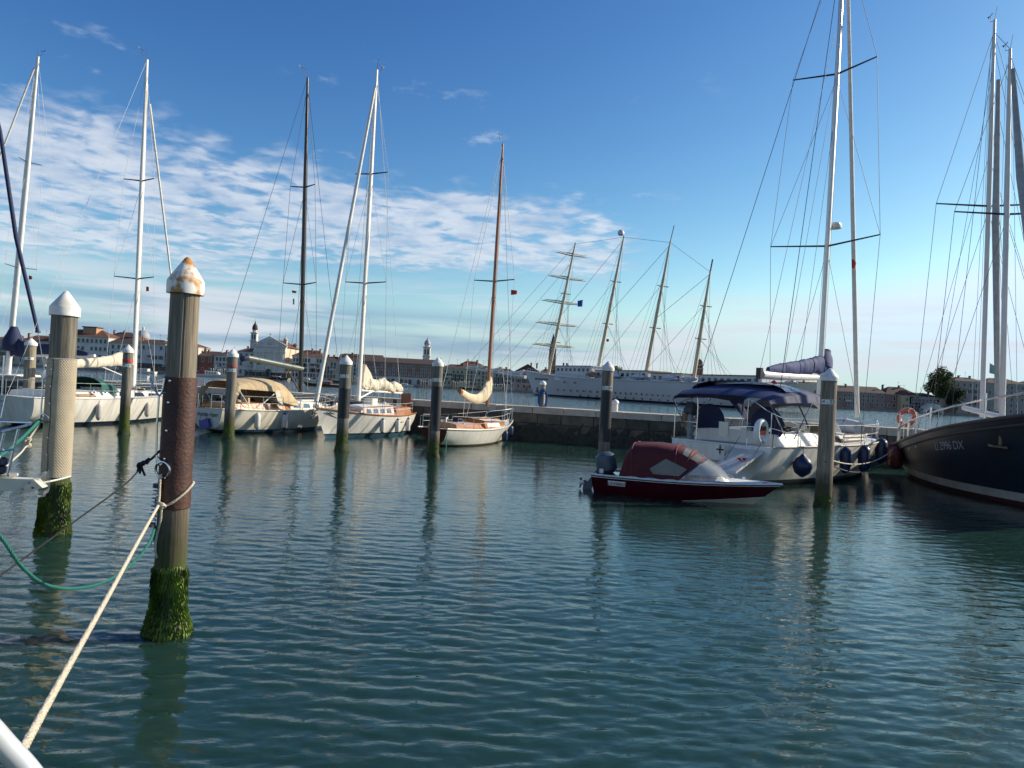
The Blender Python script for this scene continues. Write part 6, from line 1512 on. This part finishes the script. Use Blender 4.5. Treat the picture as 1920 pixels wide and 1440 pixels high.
kk = MB().tube(smoothp([K(258, 884), K(262, 872), K(270, 866), K(282, 862), K(293, 852), K(300, 845)], 5), .011, 7).tube(smoothp([K(264, 868), K(267, 880), K(272, 892)], 4), .010, 6).tube(smoothp([K(266, 868), K(264, 878), K(262, 888)], 4), .010, 6)
for k in range(4): kk.torus(K(262 + 5 * k, 872 - 2.5 * k), .022, .012, (1, .4 * (k - 1), -.5), 12, 6)
tag(kk.build('rope_knot', ROPEK), 'black knotted rope end at the hook of rusty sleeved pile', 'rope')
# cream line: from our deck up to the pile, round it and back to the ring
rp = MB()
def twist_rope(pts, r, n=8):
    laid(rp, smoothp(pts, n), r)
Yf = cA.y - .17
twist_rope([P(20, 1445, 1.75), P(40, 1410, 1.85), P(120, 1265, 2.6), P(210, 1105, 3.9), P(262, 1010, 5.2), P(297, 948, Yf - .05)], .0115, 10)
twist_rope([P(297, 948, Yf - .04), K(299, 925, -.06), K(300, 900, -.05), K(302, 889, -.03)], .0115)
aa = [on_pile(cA, .158, t, lerp(P(318, 947, cA.y).z, P(358, 906, cA.y).z, f)) for t, f in ((-.75, .05), (-.35, .12), (.1, .35), (.6, .65), (1.1, .9), (1.5, 1.0), (2.2, .95), (2.9, .8), (3.6, .6), (4.3, .3), (5.0, .1))]
twist_rope([P(298, 947, Yf - .02)] + aa, .011, 5)
twist_rope([K(303, 946, -.05), K(301, 975, -.03), K(294, 1005, 0), K(291, 1030, 0), K(294, 1046, 0)], .011, 6)
for k in range(4): rp.torus(P(299 + k * 2.2, 947 + (k % 2) * 3, Yf - .04), .020, .011, (.7 - .4 * k, .5, .4 * k - .3), 14, 7)
tag(rp.build('mooring_rope', ROPEC), 'thick cream mooring line hitched around the rusty sleeved pile', 'rope')
rope('r', [P(-60, 955, 4.4), P(0, 1006, 4.6), P(40, 1062, 4.8), P(85, 1096, 5.1), P(140, 1104, 5.4), P(200, 1090, 5.8), P(250, 1055, 6.2), P(280, 1018, 6.5), K(290, 990)], .0115, ROPEG, 'slack green line hanging low between piles over the water', 6)
gs = MB()
for k in range(14): gs.tube([K(290 + random.uniform(-3, 5), 985 + random.uniform(0, 18)), K(288 + random.uniform(-6, 6), 1012 + random.uniform(-8, 14))], .004, 4)
tag(gs.build('frayed_rope', ROPEG), 'frayed green rope end under the steel mooring spring', 'rope')
# our own rail, bottom left corner
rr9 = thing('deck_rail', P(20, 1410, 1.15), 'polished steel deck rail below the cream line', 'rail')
MB().tube(smoothp([P(-260, 1180, 1.0), P(-60, 1330, 1.12), P(10, 1400, 1.17), P(70, 1470, 1.2), P(160, 1620, 1.2)], 6), .0175, 14).build('rail_tube', mat('rail_sky_sheen', (.80, .83, .86), .22, .45, var=.05), rr9)  # pale blue-white base colour paints in the sky's reflection on the steel
MB().tube([P(-60, 1330, 1.12), P(-60, 1900, 1.0)], .016, 10).build('rail_post', STEEL, rr9)
# thin line from sleeved pile across the water
tag(MB().tube(sag(P(60, 908, 8.6), P(132, 893, cB.y - .2), .01), .012, 6).build('mooring_rope', WIREW), 'short pale line through the plastic wrap to sleeved pile', 'rope')
